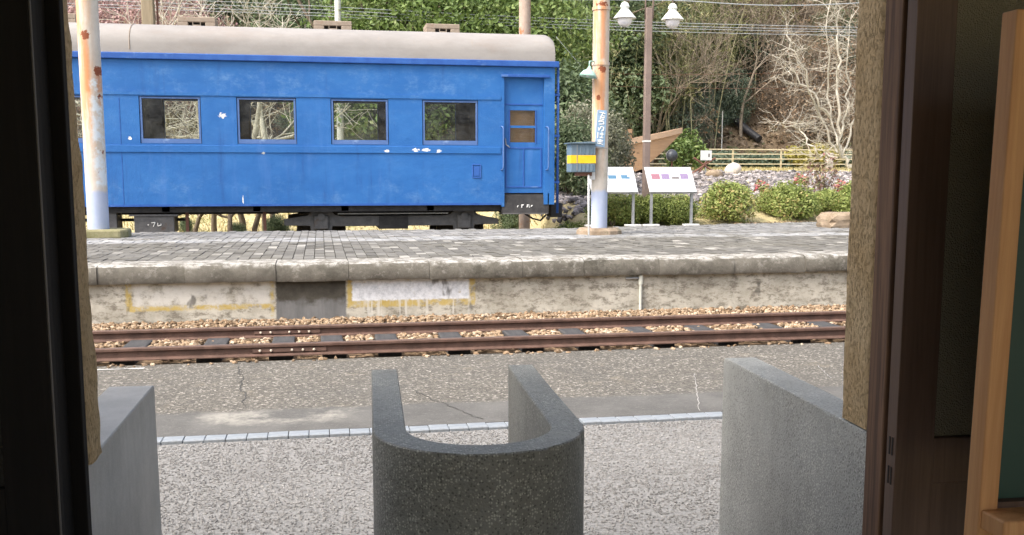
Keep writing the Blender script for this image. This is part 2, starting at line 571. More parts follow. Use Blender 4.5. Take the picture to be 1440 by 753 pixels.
col = t.mix(t.math('MULTIPLY', t.step(t.noise(5, 5, .7, t.stretch(2, 1, .3)), .6, .75), .35), col, (.3, .25, .2))
M['coach_roof'] = t.done(col, .75, t.bump(t.noise(20, 6), .25, .01), spec=.3)
M['underframe'] = pm('underframe', (.022, .021, .022), (.045, .043, .042), 7, .7, .4, 40)
M['bogie'] = pm('bogie', (.085, .083, .084), (.14, .137, .135), 8, .6, .4, 50, c3=(.09, .065, .05), s3=4)
M['dark_inside'] = pm('dark_inside', (.035, .03, .027), (.05, .044, .04), 4, .8)
M['inside_wood'] = pm('inside_wood', (.46, .23, .09), (.58, .32, .14), 6, .6, st=(1, 1, 5))
M['vent_wood'] = pm('vent_paint', (.25, .20, .155), (.32, .265, .21), 9, .85, c3=(.25, .17, .12), s3=8)
M['dark_slot'] = pm('dark_slot', (.02, .017, .015), (.03, .025, .022), 8, .8)
M['white_paint'] = pm('white_paint', (.68, .68, .66), (.78, .78, .76), 9, .6, .1)
t = NT('clear_glass')
gl = t.n('ShaderNodeBsdfGlossy', {'Roughness': .03, 'Color': (.9, .92, .95, 1)})
tr = t.n('ShaderNodeBsdfTransparent', {'Color': (.93, .95, .94, 1)})
fr = t.n('ShaderNodeFresnel', {'IOR': 1.4})
mx = t.n('ShaderNodeMixShader', {0: t.math('MULTIPLY', fr.outputs[0], 1.0), 1: tr.outputs[0], 2: gl.outputs[0]})
df = t.n('ShaderNodeBsdfDiffuse', {'Color': (.55, .56, .55, 1)})
dust = t.math('MULTIPLY', t.step(t.noise(3.5, 6, .75), .25, .8), .08)
m2 = t.n('ShaderNodeMixShader', {0: dust, 1: mx.outputs[0], 2: df.outputs[0]})
t.t.links.new(m2.outputs[0], t.out.inputs[0])
M['glass'] = t.m

# -------- posts and street furniture
def post_mat(name, spots, lower):
    t = NT(name)
    x, y, z = t.xyz()
    col = t.mix(t.step(t.noise(3, 6, .7), .3, .7), (.50, .45, .39), (.60, .56, .50))
    side_ = t.step(x, .13, -.02)
    rust = t.math('MULTIPLY', t.step(t.noise(4, 6, .75, t.stretch(2.2, 2.2, .22)), .36, .60), t.math('MULTIPLY', t.step(z, .6, 1.8), side_))
    col = t.mix(t.math('MULTIPLY', rust, .85), col, (.56, .30, .14))
    for (sx, sz, rx, rz, dr) in spots:
        col = t.mix(t.math('MULTIPLY', t.boxmask(x, z, sx - rx * .5, sx + rx * .45, sz - dr, sz, .025, .05), .7), col, (.50, .20, .075))
        col = peel(t, col, sx, sz, rx, rz, (.22, .065, .028))
    rs2 = t.step(t.noise(4.6, 4, .6, t.stretch(1.3, 1.3, 1)), .68, .71)
    col = t.mix(t.math('MULTIPLY', rs2, .9), col, (.20, .065, .03))
    gr = t.math('MULTIPLY', t.step(t.noise(6, 6, .8, t.stretch(2, 2, .6)), .52, .66), t.step(z, 2.4, 1.4))
    col = t.mix(t.math('MULTIPLY', gr, .6), col, (.33, .31, .21))
    if lower:
        wp_ = t.math('MULTIPLY', t.boxmask(x, z, .02, .2, .75, 2.3, .04, .12), t.step(t.noise(3.2, 5, .7), .42, .55))
        col = t.mix(wp_, col, (.62, .68, .72))
    blue_low = t.step(t.math('ADD', z, t.math('MULTIPLY', t.noise(9, 4), .12)), .76, .70)
    col = t.mix(t.math('MULTIPLY', blue_low, .85), col, t.mix(t.noise(7, 5), (.27, .36, .58), (.47, .53, .66)))
    return t.done(col, .7, t.bump(t.noise(25, 6, .75), .35, .01), spec=.3)


M['post_right'] = post_mat('post_right', [(-.0, 2.49, .075, .06, .9), (-.0, 3.44, .075, .045, .8), (-.06, 2.07, .03, .05, .2), (-.075, 1.42, .02, .04, .2)], False)
M['post_left'] = post_mat('post_left', [(-.02, 2.88, .075, .07, .8), (.12, 2.38, .06, .08, .3), (.125, 2.02, .03, .04, .2), (.08, .95, .03, .03, .1)], True)
M['rust'] = pm('rust', (.26, .075, .03), (.40, .14, .06), 14, .9, .5, 50)
M['mossy'] = pm('mossy', (.18, .17, .08), (.29, .27, .16), 8, .95, .7, 40, c3=(.13, .15, .05), s3=6)
M['old_stone'] = pm('old_stone', (.20, .15, .10), (.32, .25, .18), 6, .95, .8, 30, c3=(.15, .14, .08), s3=5)
M['lamp_brown'] = pm('lamp_brown', (.20, .15, .13), (.25, .19, .16), 5, .6, .15)
M['lamp_white'] = pm('lamp_white', (.72, .74, .70), (.80, .82, .79), 6, .45, .05)
M['globe'] = pm('globe', (.74, .73, .78), (.80, .79, .83), 3, .25, .0)
M['enamel_green'] = pm('enamel_green', (.30, .50, .42), (.38, .58, .50), 6, .35, .05)
M['steel'] = pm('steel', (.30, .31, .31), (.40, .41, .41), 8, .45, .1, metal=.5)
M['panel_white'] = pm('panel_white', (.60, .62, .625), (.64, .66, .66), 3, .35, .02)
M['foot_white'] = pm('foot_white', (.62, .62, .59), (.7, .7, .67), 6, .7, .1)
M['print_blue'] = pm('print_blue', (.06, .16, .27), (.10, .22, .32), 40, .5)
M['print_pink'] = pm('print_pink', (.26, .10, .13), (.34, .18, .22), 60, .5)
M['print_lilac'] = pm('print_lilac', (.18, .13, .24), (.28, .22, .34), 60, .5)
M['print_grey'] = pm('print_grey', (.12, .11, .11), (.22, .21, .2), 60, .5)
M['print_text'] = pm('print_text', (.32, .34, .34), (.38, .4, .4), 60, .5)
M['sign_blue'] = pm('sign_blue', (.21, .34, .50), (.29, .42, .57), 12, .4, .05)
M['box_blue'] = pm('box_blue', (.10, .155, .20), (.16, .22, .27), 6, .4, .1, st=(6, 6, .5))
M['box_yellow'] = pm('box_yellow', (.80, .48, .01), (.86, .54, .03), 7, .5, .05)
M['fence_paint'] = pm('fence_paint', (.55, .48, .32), (.63, .56, .40), 6, .6, .1)
M['boat_wood'] = pm('boat_wood', (.42, .26, .15), (.50, .32, .19), 3, .75, .2, st=(.5, 1, 6))
M['boat_rail'] = pm('boat_rail', (.50, .34, .22), (.56, .40, .28), 4, .7, .2, st=(.5, 1, 6))
M['black_float'] = pm('black_float', (.035, .04, .05), (.06, .07, .085), 5, .45, .1)
M['pale_rock'] = pm('pale_rock', (.50, .45, .40), (.62, .57, .52), 4, .9, .6, 12)
M['rust_wood'] = pm('rust_wood', (.13, .06, .045), (.20, .10, .07), 5, .9, .4)
M['concrete_pole'] = pm('concrete_pole', (.52, .52, .49), (.62, .62, .59), 4, .85, .2)
M['wire'] = pm('wire', (.30, .33, .36), (.36, .39, .42), 4, .5, .0)
M['black_pipe'] = pm('black_pipe', (.022, .022, .025), (.04, .04, .043), 5, .5, .2)
M['timber_post'] = pm('timber_post', (.25, .20, .13), (.33, .27, .18), 4, .85, .3, st=(6, 6, .5))
M['rusty_post'] = pm('rusty_post', (.34, .26, .21), (.44, .35, .29), 5, .8, .3, c3=(.38, .13, .05), s3=4, t3=(.54, .66))


# -------- foliage and bark
def leaf(name, stops, trans=.25):
    t = NT(name)
    a = t.n('ShaderNodeAttribute', attribute_name='rnd').outputs['Fac']
    oi = t.n('ShaderNodeObjectInfo').outputs['Random']
    a = t.math('ADD', a, t.math('MULTIPLY', t.math('SUBTRACT', oi, .5), .25), True)
    c = t.ramp(a, stops)
    df = t.n('ShaderNodeBsdfPrincipled', {'Base Color': c, 'Roughness': .5, 'Specular IOR Level': .35})
    ts = t.n('ShaderNodeBsdfTranslucent', {'Color': c})
    mx = t.n('ShaderNodeMixShader', {0: trans, 1: df.outputs[0], 2: ts.outputs[0]})
    t.t.links.new(mx.outputs[0], t.out.inputs[0])
    return t.m


M['leaf_dark'] = leaf('leaf_dark', [(0, (.07, .10, .05)), (.5, (.125, .175, .085)), (.85, (.20, .24, .13)), (1, (.34, .35, .22))])
M['leaf_mid'] = leaf('leaf_mid', [(0, (.08, .13, .03)), (.5, (.15, .22, .06)), (.85, (.23, .30, .10)), (1, (.38, .42, .2))])
M['leaf_blue'] = leaf('leaf_blue', [(0, (.06, .095, .065)), (.5, (.12, .165, .11)), (1, (.25, .29, .21))])
M['leaf_azalea'] = leaf('leaf_azalea', [(0, (.13, .17, .04)), (.45, (.23, .29, .075)), (.85, (.36, .40, .13)), (1, (.46, .34, .15))])
M['leaf_olive'] = leaf('leaf_olive', [(0, (.08, .09, .05)), (.5, (.16, .17, .105)), (1, (.30, .29, .22))])
M['leaf_yellow'] = leaf('leaf_yellow', [(0, (.24, .22, .05)), (.5, (.40, .36, .09)), (1, (.55, .48, .18))])
M['leaf_red'] = leaf('leaf_red', [(0, (.20, .08, .07)), (.4, (.26, .15, .12)), (1, (.22, .23, .11))])
M['leaf_flower'] = leaf('leaf_flower', [(0, (.42, .06, .08)), (.4, (.50, .14, .14)), (.5, (.20, .22, .08)), (1, (.26, .27, .12))])
M['leaf_brown'] = leaf('leaf_brown', [(0, (.18, .115, .065)), (.5, (.30, .20, .12)), (1, (.45, .33, .22))])
M['leaf_pink'] = leaf('leaf_pink', [(0, (.30, .17, .165)), (.5, (.42, .27, .26)), (1, (.54, .40, .38))])
M['leaf_bamboo'] = leaf('leaf_bamboo', [(0, (.12, .14, .05)), (.5, (.21, .22, .09)), (1, (.36, .34, .18))])
M['leaf_litter'] = leaf('leaf_litter', [(0, (.10, .07, .045)), (.4, (.19, .135, .085)), (.65, (.27, .20, .13)), (.72, (.12, .14, .06)), (1, (.18, .21, .09))], .1)
M['leaf_grass'] = leaf('leaf_grass', [(0, (.30, .26, .10)), (.5, (.46, .40, .19)), (1, (.60, .54, .32))])
M['bark'] = pm('bark', (.11, .085, .06), (.19, .155, .115), 9, .95, .6, 30, st=(4, 4, .7))
M['bark_pale'] = pm('bark_pale', (.42, .39, .32), (.54, .51, .44), 7, .9, .3, 30, c3=(.34, .31, .24), s3=4)
M['bark_tan'] = pm('bark_tan', (.19, .155, .115), (.28, .23, .175), 7, .9, .3, 30)
M['bark_rose'] = pm('bark_rose', (.36, .29, .25), (.48, .40, .36), 7, .9, .3, 30)
M['cane'] = pm('cane', (.22, .215, .12), (.31, .30, .18), 3, .6, .1)

# =================================================================== SETTING: terrain
rngs = np.random.default_rng(11)


def smooth(a, b, x):
    q = np.clip((x - a) / (b - a), 0, 1)
    return q * q * (3 - 2 * q)


def yback(x):
    return np.where(x < 4.4, 17.05, 17.45 + (x - 5.5) * .30)


def tz(x, y):
    x = np.asarray(x, float)
    y = np.asarray(y, float)
    L = np.interp(y, [17.1, 20.6, 24, 30, 40, 43], [-.06, -.06, .2, .55, 1.35, 1.9])
    R = np.interp(y, [17.1, 17.3, 18.8, 20.2, 36, 43], [-.06, .56, .62, 1.0, 1.74, 1.9])
    w = smooth(4.45, 5.1, x)
    h = L * (1 - w) + R * w
    hb = 44 - smooth(15, 30, x) * 1.0
    hill = np.clip(y - hb, 0, 60) * .72
    h = h + hill
    wob = np.sin(x * .31 + y * .12) * .5 + np.sin(x * .13 - y * .27 + 2) * .7 + np.sin(x * .9 + y * .7) * .15
    h = h + wob * smooth(45, 52, y)
    return np.where(y < 17.1, -.06, h)


xs = np.concatenate([[-600, -300, -150, -90], np.arange(-60, 4.0, 1.2), np.arange(4.0, 6, .2), np.arange(6, 70, 1.2), [90, 150, 300, 600]])
ys = np.concatenate([[-600, -300, -100, -40, -15, 0, 10, 17.0, 17.1, 17.2, 17.3], np.arange(17.6, 44, .8), np.arange(44, 106, 1.5), [150, 300, 700]])
gx, gy = np.meshgrid(xs, ys)
gz = tz(gx, gy)
V = np.stack([gx.ravel(), gy.ravel(), gz.ravel()], 1)
nx, ny = len(xs), len(ys)
ii = (np.arange(ny - 1)[:, None] * nx + np.arange(nx - 1)[None]).ravel()
F = np.stack([ii, ii + 1, ii + nx + 1, ii + nx], 1)
g = obj('ground', mesh_np('ground', V, F, M['earth'], True))
tag(g, 'earth ground rising into a leaf covered hillside behind the railway', 'ground', kind='structure')

# gravel yard, edging, asphalt
g = MB().box(-14, 18, -.01, 5.88, -.2, -.012).build('gravel_bed', M['gravel_bed'])
tag(g, 'pale grey gravel bed between station doorway and white edging tiles', 'gravel', kind='structure')
g = MB().box(-14, 18, 6.02, 8.43, -.2, 0).build('asphalt', M['asphalt'])
tag(g, 'rough weathered asphalt with exposed aggregate beside the near rail', 'asphalt', kind='structure')


def ribbon(pts, w, z):
    m = MB()
    L, R_ = [], []
    for i, p in enumerate(pts):
        a, b = pts[max(i - 1, 0)], pts[min(i + 1, len(pts) - 1)]
        dx, dy = b[0] - a[0], b[1] - a[1]
        l = math.hypot(dx, dy) or 1
        ww = w * (.5 + random.random())
        L.append((p[0] - dy / l * ww, p[1] + dx / l * ww, z))
        R_.append((p[0] + dy / l * ww, p[1] - dx / l * ww, z))
    n = len(pts)
    m.add(L + R_, [(i, n + i, n + i + 1, i + 1) for i in range(n - 1)])
    return m


random.seed(4)
for (x0, y0, x1, y1, mt, w) in ((-.66, 8.2, -.52, 6.7, 'crack', .0045), (2.80, 7.25, 2.38, 6.06, 'pale_crack', .0026), (3.9, 7.4, 3.75, 6.9, 'pale_crack', .0026), (.62, 7.0, .95, 6.1, 'crack', .004)):
    wob = .022 if mt == 'crack' else .007
    pts = [(x0 + (x1 - x0) * k / 22 + random.uniform(-wob, wob), y0 + (y1 - y0) * k / 22) for k in range(23)]
    ribbon(pts, w, .0035).build('crack', M[mt], g)
ribbon([(-3.2 + k * .15, 8.24 + .003 * k) for k in range(13)], .022, .0035).build('painted_line', M['road_paint'], g)

row = empty('tile_edging', (0, 5.955, 0))
tag(row, 'row of white edging tiles between gravel and asphalt', 'edging', kind='structure')
tm = None
x = -3.0
random.seed(2)
while x < 5.4:
    if tm is None:
        o = MB().box(-.0572, .0572, -.058, .058, -.06, .002).build('tile', M['edging'], row, bevel=.0025, seg=1)
        tm = o
    else:
        o = tm.copy()
        COL.objects.link(o)
        o.parent = row
    o.location = (x, random.uniform(-.002, .002), random.uniform(-.002, .002))
    o.rotation_euler = (random.uniform(-.008, .008), random.uniform(-.008, .008), random.uniform(-.008, .008))
    x += .1185


# ---- stones
def ico(sub=0):
    import bmesh
    bm = bmesh.new()
    bmesh.ops.create_icosphere(bm, subdivisions=sub, radius=1)
    v = np.array([p.co[:] for p in bm.verts])
    f = np.array([[q.index for q in p.verts] for p in bm.faces])
    bm.free()
    return v, f


ICO = ico(1)
OCT = (np.array([(1, 0, 0), (-1, 0, 0), (0, 1, 0), (0, -1, 0), (0, 0, 1), (0, 0, -1)], float),
       np.array([(0, 2, 4), (2, 1, 4), (1, 3, 4), (3, 0, 4), (2, 0, 5), (1, 2, 5), (3, 1, 5), (0, 3, 5)]))


def stones(name, P, S, mat, proto=ICO, rng=rngs, flat=.65, jit=.28, parent=None, smoothf=False, field=None):
    bv, bf = proto
    n, m = len(P), len(bv)
    ang = rng.uniform(0, 6.283, n)
    ca, sa = np.cos(ang), np.sin(ang)
    sc = S[:, None] * np.stack([rng.uniform(.75, 1.35, n), rng.uniform(.7, 1.1, n), rng.uniform(.8, 1.2, n) * flat], 1)
    v = bv[None] * (1 + rng.uniform(-jit, jit, (n, m, 1)))
    v = v * sc[:, None]
    tl = rng.uniform(-.4, .4, n)
    v = np.stack([v[..., 0], v[..., 1] * np.cos(tl)[:, None] - v[..., 2] * np.sin(tl)[:, None],
                  v[..., 1] * np.sin(tl)[:, None] + v[..., 2] * np.cos(tl)[:, None]], 2)
    v = np.stack([v[..., 0] * ca[:, None] - v[..., 1] * sa[:, None], v[..., 0] * sa[:, None] + v[..., 1] * ca[:, None], v[..., 2]], 2)
    v = v + P[:, None]
    f = bf[None] + (np.arange(n) * m)[:, None, None]
    r0_ = rng.uniform(0, 1, n)
    if field is not None:
        r0_ = np.clip(.62 * r0_ + field, 0, 1)
    r = np.repeat(r0_, len(bf))
    return obj(name, mesh_np(name, v.reshape(-1, 3), f.reshape(-1, 3), mat, smoothf, r), parent)


n = 75000
P = np.stack([rngs.uniform(-2.2, 4.6, n), rngs.uniform(2.0, 5.87, n), np.full(n, -.009)], 1)
g = stones('gravel', P, rngs.uniform(.0035, .0085, n), M['gravel'], OCT, field=.19 + .11 * np.sin(P[:, 0] * 1.7 + P[:, 1] * 2.9 + 1.5 * np.sin(P[:, 0] * .9)) + .09 * np.sin(P[:, 1] * 4.3 - P[:, 0] * .8) + rngs.normal(0, .05, n))
tag(g, 'loose pale grey gravel spread in front of the gates', 'gravel', kind='stuff')

# =================================================================== near track
g = MB().box(-40, 45, 8.43, 10.62, -.4, -.02).build('ballast_bed', M['ballast_bed'])
tag(g, 'brown ballast bed under the rusty track', 'ballast', kind='structure')
n = 26000
P = np.stack([rngs.uniform(-4.5, 7.5, n), rngs.uniform(8.36, 10.56, n), np.zeros(n)], 1)
yy = P[:, 1]
near_rail = (np.abs(yy - 8.52) < .075) | (np.abs(yy - 9.53) < .075)
P = P[~near_rail]
yy = P[:, 1]
P[:, 2] = np.where(yy > 9.62, .025 + smooth(9.7, 10.4, yy) * .02, np.where(yy > 8.6, .022, .022)) + rngs.uniform(-.012, .015, len(yy))
P[:, 2] = np.where(yy < 8.45, rngs.uniform(.0, .010, len(yy)), P[:, 2])
keep = np.where(yy < 8.45, rngs.uniform(0, 1, len(yy)) < .14, True)
SLX = [-3.43, -2.83, -2.23, -1.617, -.941, -.356, .081, .565, 1.162, 1.80, 2.332, 3.008, 3.631, 4.342, 4.95, 5.55, 6.15, 6.75]
for sx in SLX:
    keep &= ~((np.abs(P[:, 0] - sx) < .125) & (yy > 8.58) & (yy < 9.48) & (rngs.uniform(0, 1, len(yy)) < .975))
P = P[keep]
g = stones('ballast', P, rngs.uniform(.011, .028, len(P)), M['ballast'], ICO, flat=.75, jit=.36)
tag(g, 'loose tan and orange ballast stones between and beside the rusty rails', 'ballast', kind='stuff')

trk = empty('railway_track', (0, 9.02, 0))
tag(trk, 'rusty narrow track on dark sleepers below the platform wall', 'track')
RP = [(-.062, 0), (.062, 0), (.062, .010), (.012, .028), (.009, .085), (.031, .098), (.031, .122), (.024, .130), (-.024, .130), (-.031, .122), (-.031, .098), (-.009, .085), (-.012, .028), (-.062, .010)]
RP = [(a, .032 + b * .754) for a, b in RP]
for ry in (-.5, .51):
    rl = MB().prism([(ry + a, b) for a, b in RP], -38, 42, 'x').build('rail', M['rail'], trk)
    MB().box(-38, 42, ry - .023, ry + .023, .1302, .1312).build('running_surface', M['rail_top'], rl)
    jx = -.33 if ry > 0 else -.28
    MB().prism([(ry - .011, .056), (ry - .026, .062), (ry - .022, .092), (ry - .011, .098)], jx - .30, jx + .30, 'x').build('fishplate', M['rail'], rl)
    for bx in (-.24, -.15, .02, .11, .20):
        MB().lathe([(.0001, .011), (.009, .009), (.011, .004), (.011, 0)], n=8).build('bolt', M['bolt'], rl, loc=(jx + bx, ry - .028, .077)).rotation_euler = (rad(90), 0, 0)
random.seed(8)
sl0 = None
for sx in SLX:
    if sl0 is None:
        o = MB().box(-.1, .1, -.44, .45, -.10, .046).build('sleeper', M['sleeper'], trk, bevel=.012, seg=2)
        sl0 = o
    else:
        o = sl0.copy()
        COL.objects.link(o)
        o.parent = trk
    o.location = (sx, 0, random.uniform(-.006, .002))
    o.rotation_euler = (0, 0, random.uniform(-.03, .03))
# a few larger stones lying at the asphalt edge
for (u, v, s) in ((996, 479, .05), (1024, 480, .028), (725, 487, .045), (520, 469 + 14, .03), (182 + 370, 488, .028)):
    pass

# =================================================================== platform
plat = MB().box(-30, 30, 10.60, 17.02, -.3, .605)
plat.prism([(4.5, 17.02), (30, 17.02), (30, 24.6), (5.6, 17.4), (4.5, 17.3)], -.3, .605, 'z')
plat = plat.build('platform', [M['joint']])
tag(plat, 'old station platform of grey pavers with thick coping over a stained concrete wall', 'platform', kind='structure')
w = MB().box(-30, 30, 10.575, 10.599, -.3, .46).build('retaining_wall', M['platform_wall'], plat)
# pavers
PX, PY = .115, .23
par_m = None
mass_v, mass_f, mass_r = [], [], []
nparts = 0
rp = np.random.default_rng(5)
cand = []
cx = -6.0
ci = 0
while cx < 13.5:
    yb = float(yback(cx)) if cx >= 4.4 else 17.0
    y0 = 10.93 + (PY / 2 if ci % 2 else 0) - PY / 2
    while y0 + PY < yb + .05:
        a, b = max(y0, 10.93), min(y0 + PY, yb)
        if b - a > .04:
            cand.append((cx, a, b))
        y0 += PY
    cx += PX
    ci += 1
for (cx, a, b) in cand:
    hz = .634 + rp.normal(0, .0022)
    full = abs((b - a) - PY) < 1e-6
    if full and a < 11.9 and -2.15 < cx < 6.2 and nparts < 295:
        if par_m is None:
            o = MB().box(-PX / 2 + .004, PX / 2 - .004, -PY / 2 + .004, PY / 2 - .004, -.03, 0).build('paver', M['paver'], plat)
            par_m = o
        else:
            o = par_m.copy()
            COL.objects.link(o)
            o.parent = plat
        o.location = (cx, (a + b) / 2, hz)
        o.rotation_euler = (rp.normal(0, .012), rp.normal(0, .014), rp.normal(0, .008))
        nparts += 1
    else:
        x0, x1, y0, y1 = cx - PX / 2 + .004, cx + PX / 2 - .004, a + .004, b - .004
        t1, t2 = rp.normal(0, .0014), rp.normal(0, .0016)
        k = len(mass_v)
        mass_v += [(x0, y0, .606), (x1, y0, .606), (x1, y1, .606), (x0, y1, .606),
                   (x0, y0, hz - t1 - t2), (x1, y0, hz + t1 - t2), (x1, y1, hz + t1 + t2), (x0, y1, hz - t1 + t2)]
        mass_f += [(k + 4, k + 5, k + 6, k + 7), (k, k + 1, k + 5, k + 4), (k + 1, k + 2, k + 6, k + 5), (k + 2, k + 3, k + 7, k + 6), (k + 3, k, k + 4, k + 7)]
        mass_r += [rp.uniform()] * 5
o = obj('paver_field', mesh_np('paver_field', mass_v, mass_f, M['paver_mass'], False, mass_r), plat)
o['kind'] = 'stuff'
# coping stones
cps = [-30, -28.4, -26.8, -25.2, -23.6, -22, -20.4, -18.8, -17.2, -15.6, -14.1, -12.6, -11.1, -9.7, -8.2, -6.8, -5.5, -4.4, -3.3, -2.183, -1.353, -.461, .27, 1.104, 2.102, 2.776, 3.621, 4.49, 5.343,
       6.2, 7.1, 8.0, 8.9, 9.8, 10.7, 11.6, 12.6, 14, 15.5, 17, 18.5, 20, 21.5, 23, 24.5, 26, 27.5, 29]
rc = np.random.default_rng(3)
for a, b in zip(cps[:-1], cps[1:]):
    nseg = max(3, int((b - a) / .06))
    pr_ = [(.42, .43), (-.06, .445), (-.072, .47), (-.070, .57), (-.05, .615), (-.01, .632), (.08, .636), (.42, .636)]
    vs, fs = [], []
    dz, dy = rc.normal(0, .004), rc.normal(0, .005)
    for i in range(nseg + 1):
        xx = a + .002 + (b - a - .004) * i / nseg
        end = 1 if 0 < i < nseg else 0
        for j, (py, pz) in enumerate(pr_):
            e = 0 if end else (.004 if 1 <= j <= 5 else 0)
            vs.append((xx, 10.50 + .07 + py + dy + rc.normal(0, .002) + e, pz + (dz if j > 0 else 0) + (rc.normal(0, .002) if j not in (0, 7) else 0)))
    m = len(pr_)
    for i in range(nseg):
        for j in range(m):
            p, q = i * m + j, i * m + (j + 1) % m
            fs.append((p, p + m, q + m, q))
    fs += [tuple(range(m)), tuple(range((nseg + 1) * m - 1, nseg * m - 1, -1))]
    o = MB().add(vs, fs).build('coping_stone', M['coping'], plat, smooth=True, auto=40)

# drain pipe on the wall
dp = empty('drain_pipe', (3.43, 10.555, -.02))
tag(dp, 'thin white drain pipe standing against the platform wall', 'pipe')
MB().tube([(0, 0, 0), (0, 0, .40)], .017, 10).build('pipe', M['pipe_white'], dp, smooth=True, auto=50)
MB().tube([(0, 0, .36), (0, 0, .46)], .026, 10).build('elbow', M['pipe_white'], dp, smooth=True, auto=50)
MB().tube([(-.17, .0, .425), (0, 0, .43)], .013, 8).build('side_branch', M['steel'], dp, smooth=True, auto=50)

# stone block at the far side of the platform
def rock(name, mat, loc, s, sub=3, seed=1, amp=.18, boxy=0.0, parent=None):
    v, f = ico(sub)
    r = np.random.default_rng(seed)
    if boxy:
        v = v / np.maximum(np.abs(v).max(1, keepdims=True), 1e-6) * boxy + v * (1 - boxy)
    d = np.zeros(len(v))
    for k in range(1, 6):
        q = r.normal(0, 1, 3) * k
        d += np.sin(v @ q * 1.5 + r.uniform(0, 6)) / k
    v = v * (1 + amp * .4 * d[:, None]) + r.normal(0, .012, v.shape)
    return obj(name, mesh_np(name, v * np.array(s), f, mat, boxy == 0), parent, loc)


o = rock('stone_block', M['old_stone'], (9.05, 16.4, .73), (.42, .3, .17), 3, 4, .06, .85)
tag(o, 'low brown rectangular stone block lying on the platform pavers', 'stone')

# =================================================================== posts on the platform
def platform_post(x, y, label, r, pads, mt):
    p = empty('canopy_post', (x, y, .632))
    tag(p, label, 'post', 'painted canopy posts on the platform')
    MB().tube([(0, 0, .0), (0, 0, 5.2)], r, 20).build('shaft', M[mt], p, smooth=True, auto=50)
    for z, rr in ((3.36, 1.0), (2.55, 1.0)):
        if pads:
            MB().tube([(0, 0, z), (0, 0, z + .045)], r * 1.09, 20).build('collar', M[mt], p, smooth=True, auto=50)
    return p


pr1 = platform_post(4.225, 15.12, 'peeling cream post with rust streaks and a blue name plate', .125, True, 'post_right')
MB().lathe([(.0, .10), (.30, .10), (.35, .06), (.36, -.02)], n=14).build('base', M['old_stone'], pr1)
pl1 = platform_post(-3.205, 15.72, 'peeling cream and pale blue post with orange rust on a mossy pad', .15, False, 'post_left')
MB().prism([(-.2, -.28), (.35, -.28), (.43, -.15), (.43, .18), (.3, .3), (-.2, .3)], -.02, .12, 'z').build('base', M['mossy'], pl1, bevel=.03)
# name plate
sg = empty('name_plate', (4.20, 14.985, 2.235))
tag(sg, 'narrow pale blue vertical name plate with white lettering on the rusty post', 'sign')
sg.rotation_euler = (0, rad(3.5), 0)
MB().box(-.076, .076, -.012, .0, -.275, .275).build('plate', M['sign_blue'], sg, bevel=.004)
STK = [[((-.04, .05), (.045, .03)), ((.02, .06), (-.02, -.05)), ((-.02, -.05), (.04, -.04)), ((-.01, 0), (.04, -.02))],
       [((-.03, .05), (.03, .05)), ((.03, .05), (-.04, 0)), ((-.04, 0), (.03, .01)), ((.03, .01), (.035, -.04)), ((.035, -.04), (-.03, -.05))],
       [((0, .04), (-.03, -.04)), ((0, .04), (.04, .02)), ((.04, .02), (.035, -.03)), ((.035, -.03), (.01, -.05)), ((-.04, .02), (-.03, -.03))],
       [((-.04, .05), (-.04, -.05)), ((-.015, .02), (.045, .02)), ((.02, .055), (.02, -.045)), ((.02, -.045), (-.01, -.04)), ((-.01, -.04), (.04, -.05))],
       [((-.04, .03), (.04, .03)), ((-.035, 0), (.035, 0)), ((0, .055), (0, -.04)), ((0, -.04), (-.04, -.03)), ((0, -.03), (.04, -.05))]]
for k, strokes in enumerate(STK):
    m = MB()
    zc = .20 - k * .10
    for (a, b) in strokes:
        m.tube([(a[0] * 1.1, -.0135, zc + a[1] * .8), (b[0] * 1.1, -.0135, zc + b[1] * .8)], .0075, 4)
    m.build('letter', M['white_paint'], sg)
MB().tube([(-.13, .05, -.285), (-.09, -.017, -.29), (.09, -.017, -.29), (.15, .05, -.285)], .006, 5).build('tie_wire', M['steel'], sg)

# cabinet
cb = empty('equipment_cabinet', (3.92, 15.02, 1.58))
cb.scale = (.92, .92, .92)
tag(cb, 'blue grey metal cabinet with a yellow band fixed beside the rusty post', 'cabinet')
MB().box(-.225, .19, -.15, .16, 0, .46).build('body', M['box_blue'], cb, bevel=.012)
MB().prism([(-.27, .46), (.20, .46), (.20, .50), (-.27, .475)], -.19, .18, 'y').build('lid', M['box_blue'], cb, bevel=.006)
MB().box(-.229, .193, -.154, .1, .145, .275).build('yellow_band', M['box_yellow'], cb)
MB().box(-.13, -.118, -.158, -.155, .02, .44).build('door_seam', M['steel'], cb)
for k in range(4):
    MB().box(-.07 + k * .065, -.05 + k * .065, -.158, -.1505, .29, .44).build('rib', M['box_blue'], cb, bevel=.003)
    MB().box(-.07 + k * .065, -.05 + k * .065, -.158, -.1505, .02, .135).build('rib', M['box_blue'], cb, bevel=.003)
MB().box(-.1, .15, -.08, .1, -.06, 0).build('bracket', M['rust_wood'], cb)
MB().box(.14, .22, -.02, .06, -.12, .1).build('clamp', M['white_paint'], cb)
st = MB().tube([(4.0, 14.93, 1.54), (3.955, 14.72, .634)], .014, 8).build('white_stake', M['white_paint'], smooth=True)
tag(st, 'thin white stake leaning under the blue grey cabinet', 'stake')

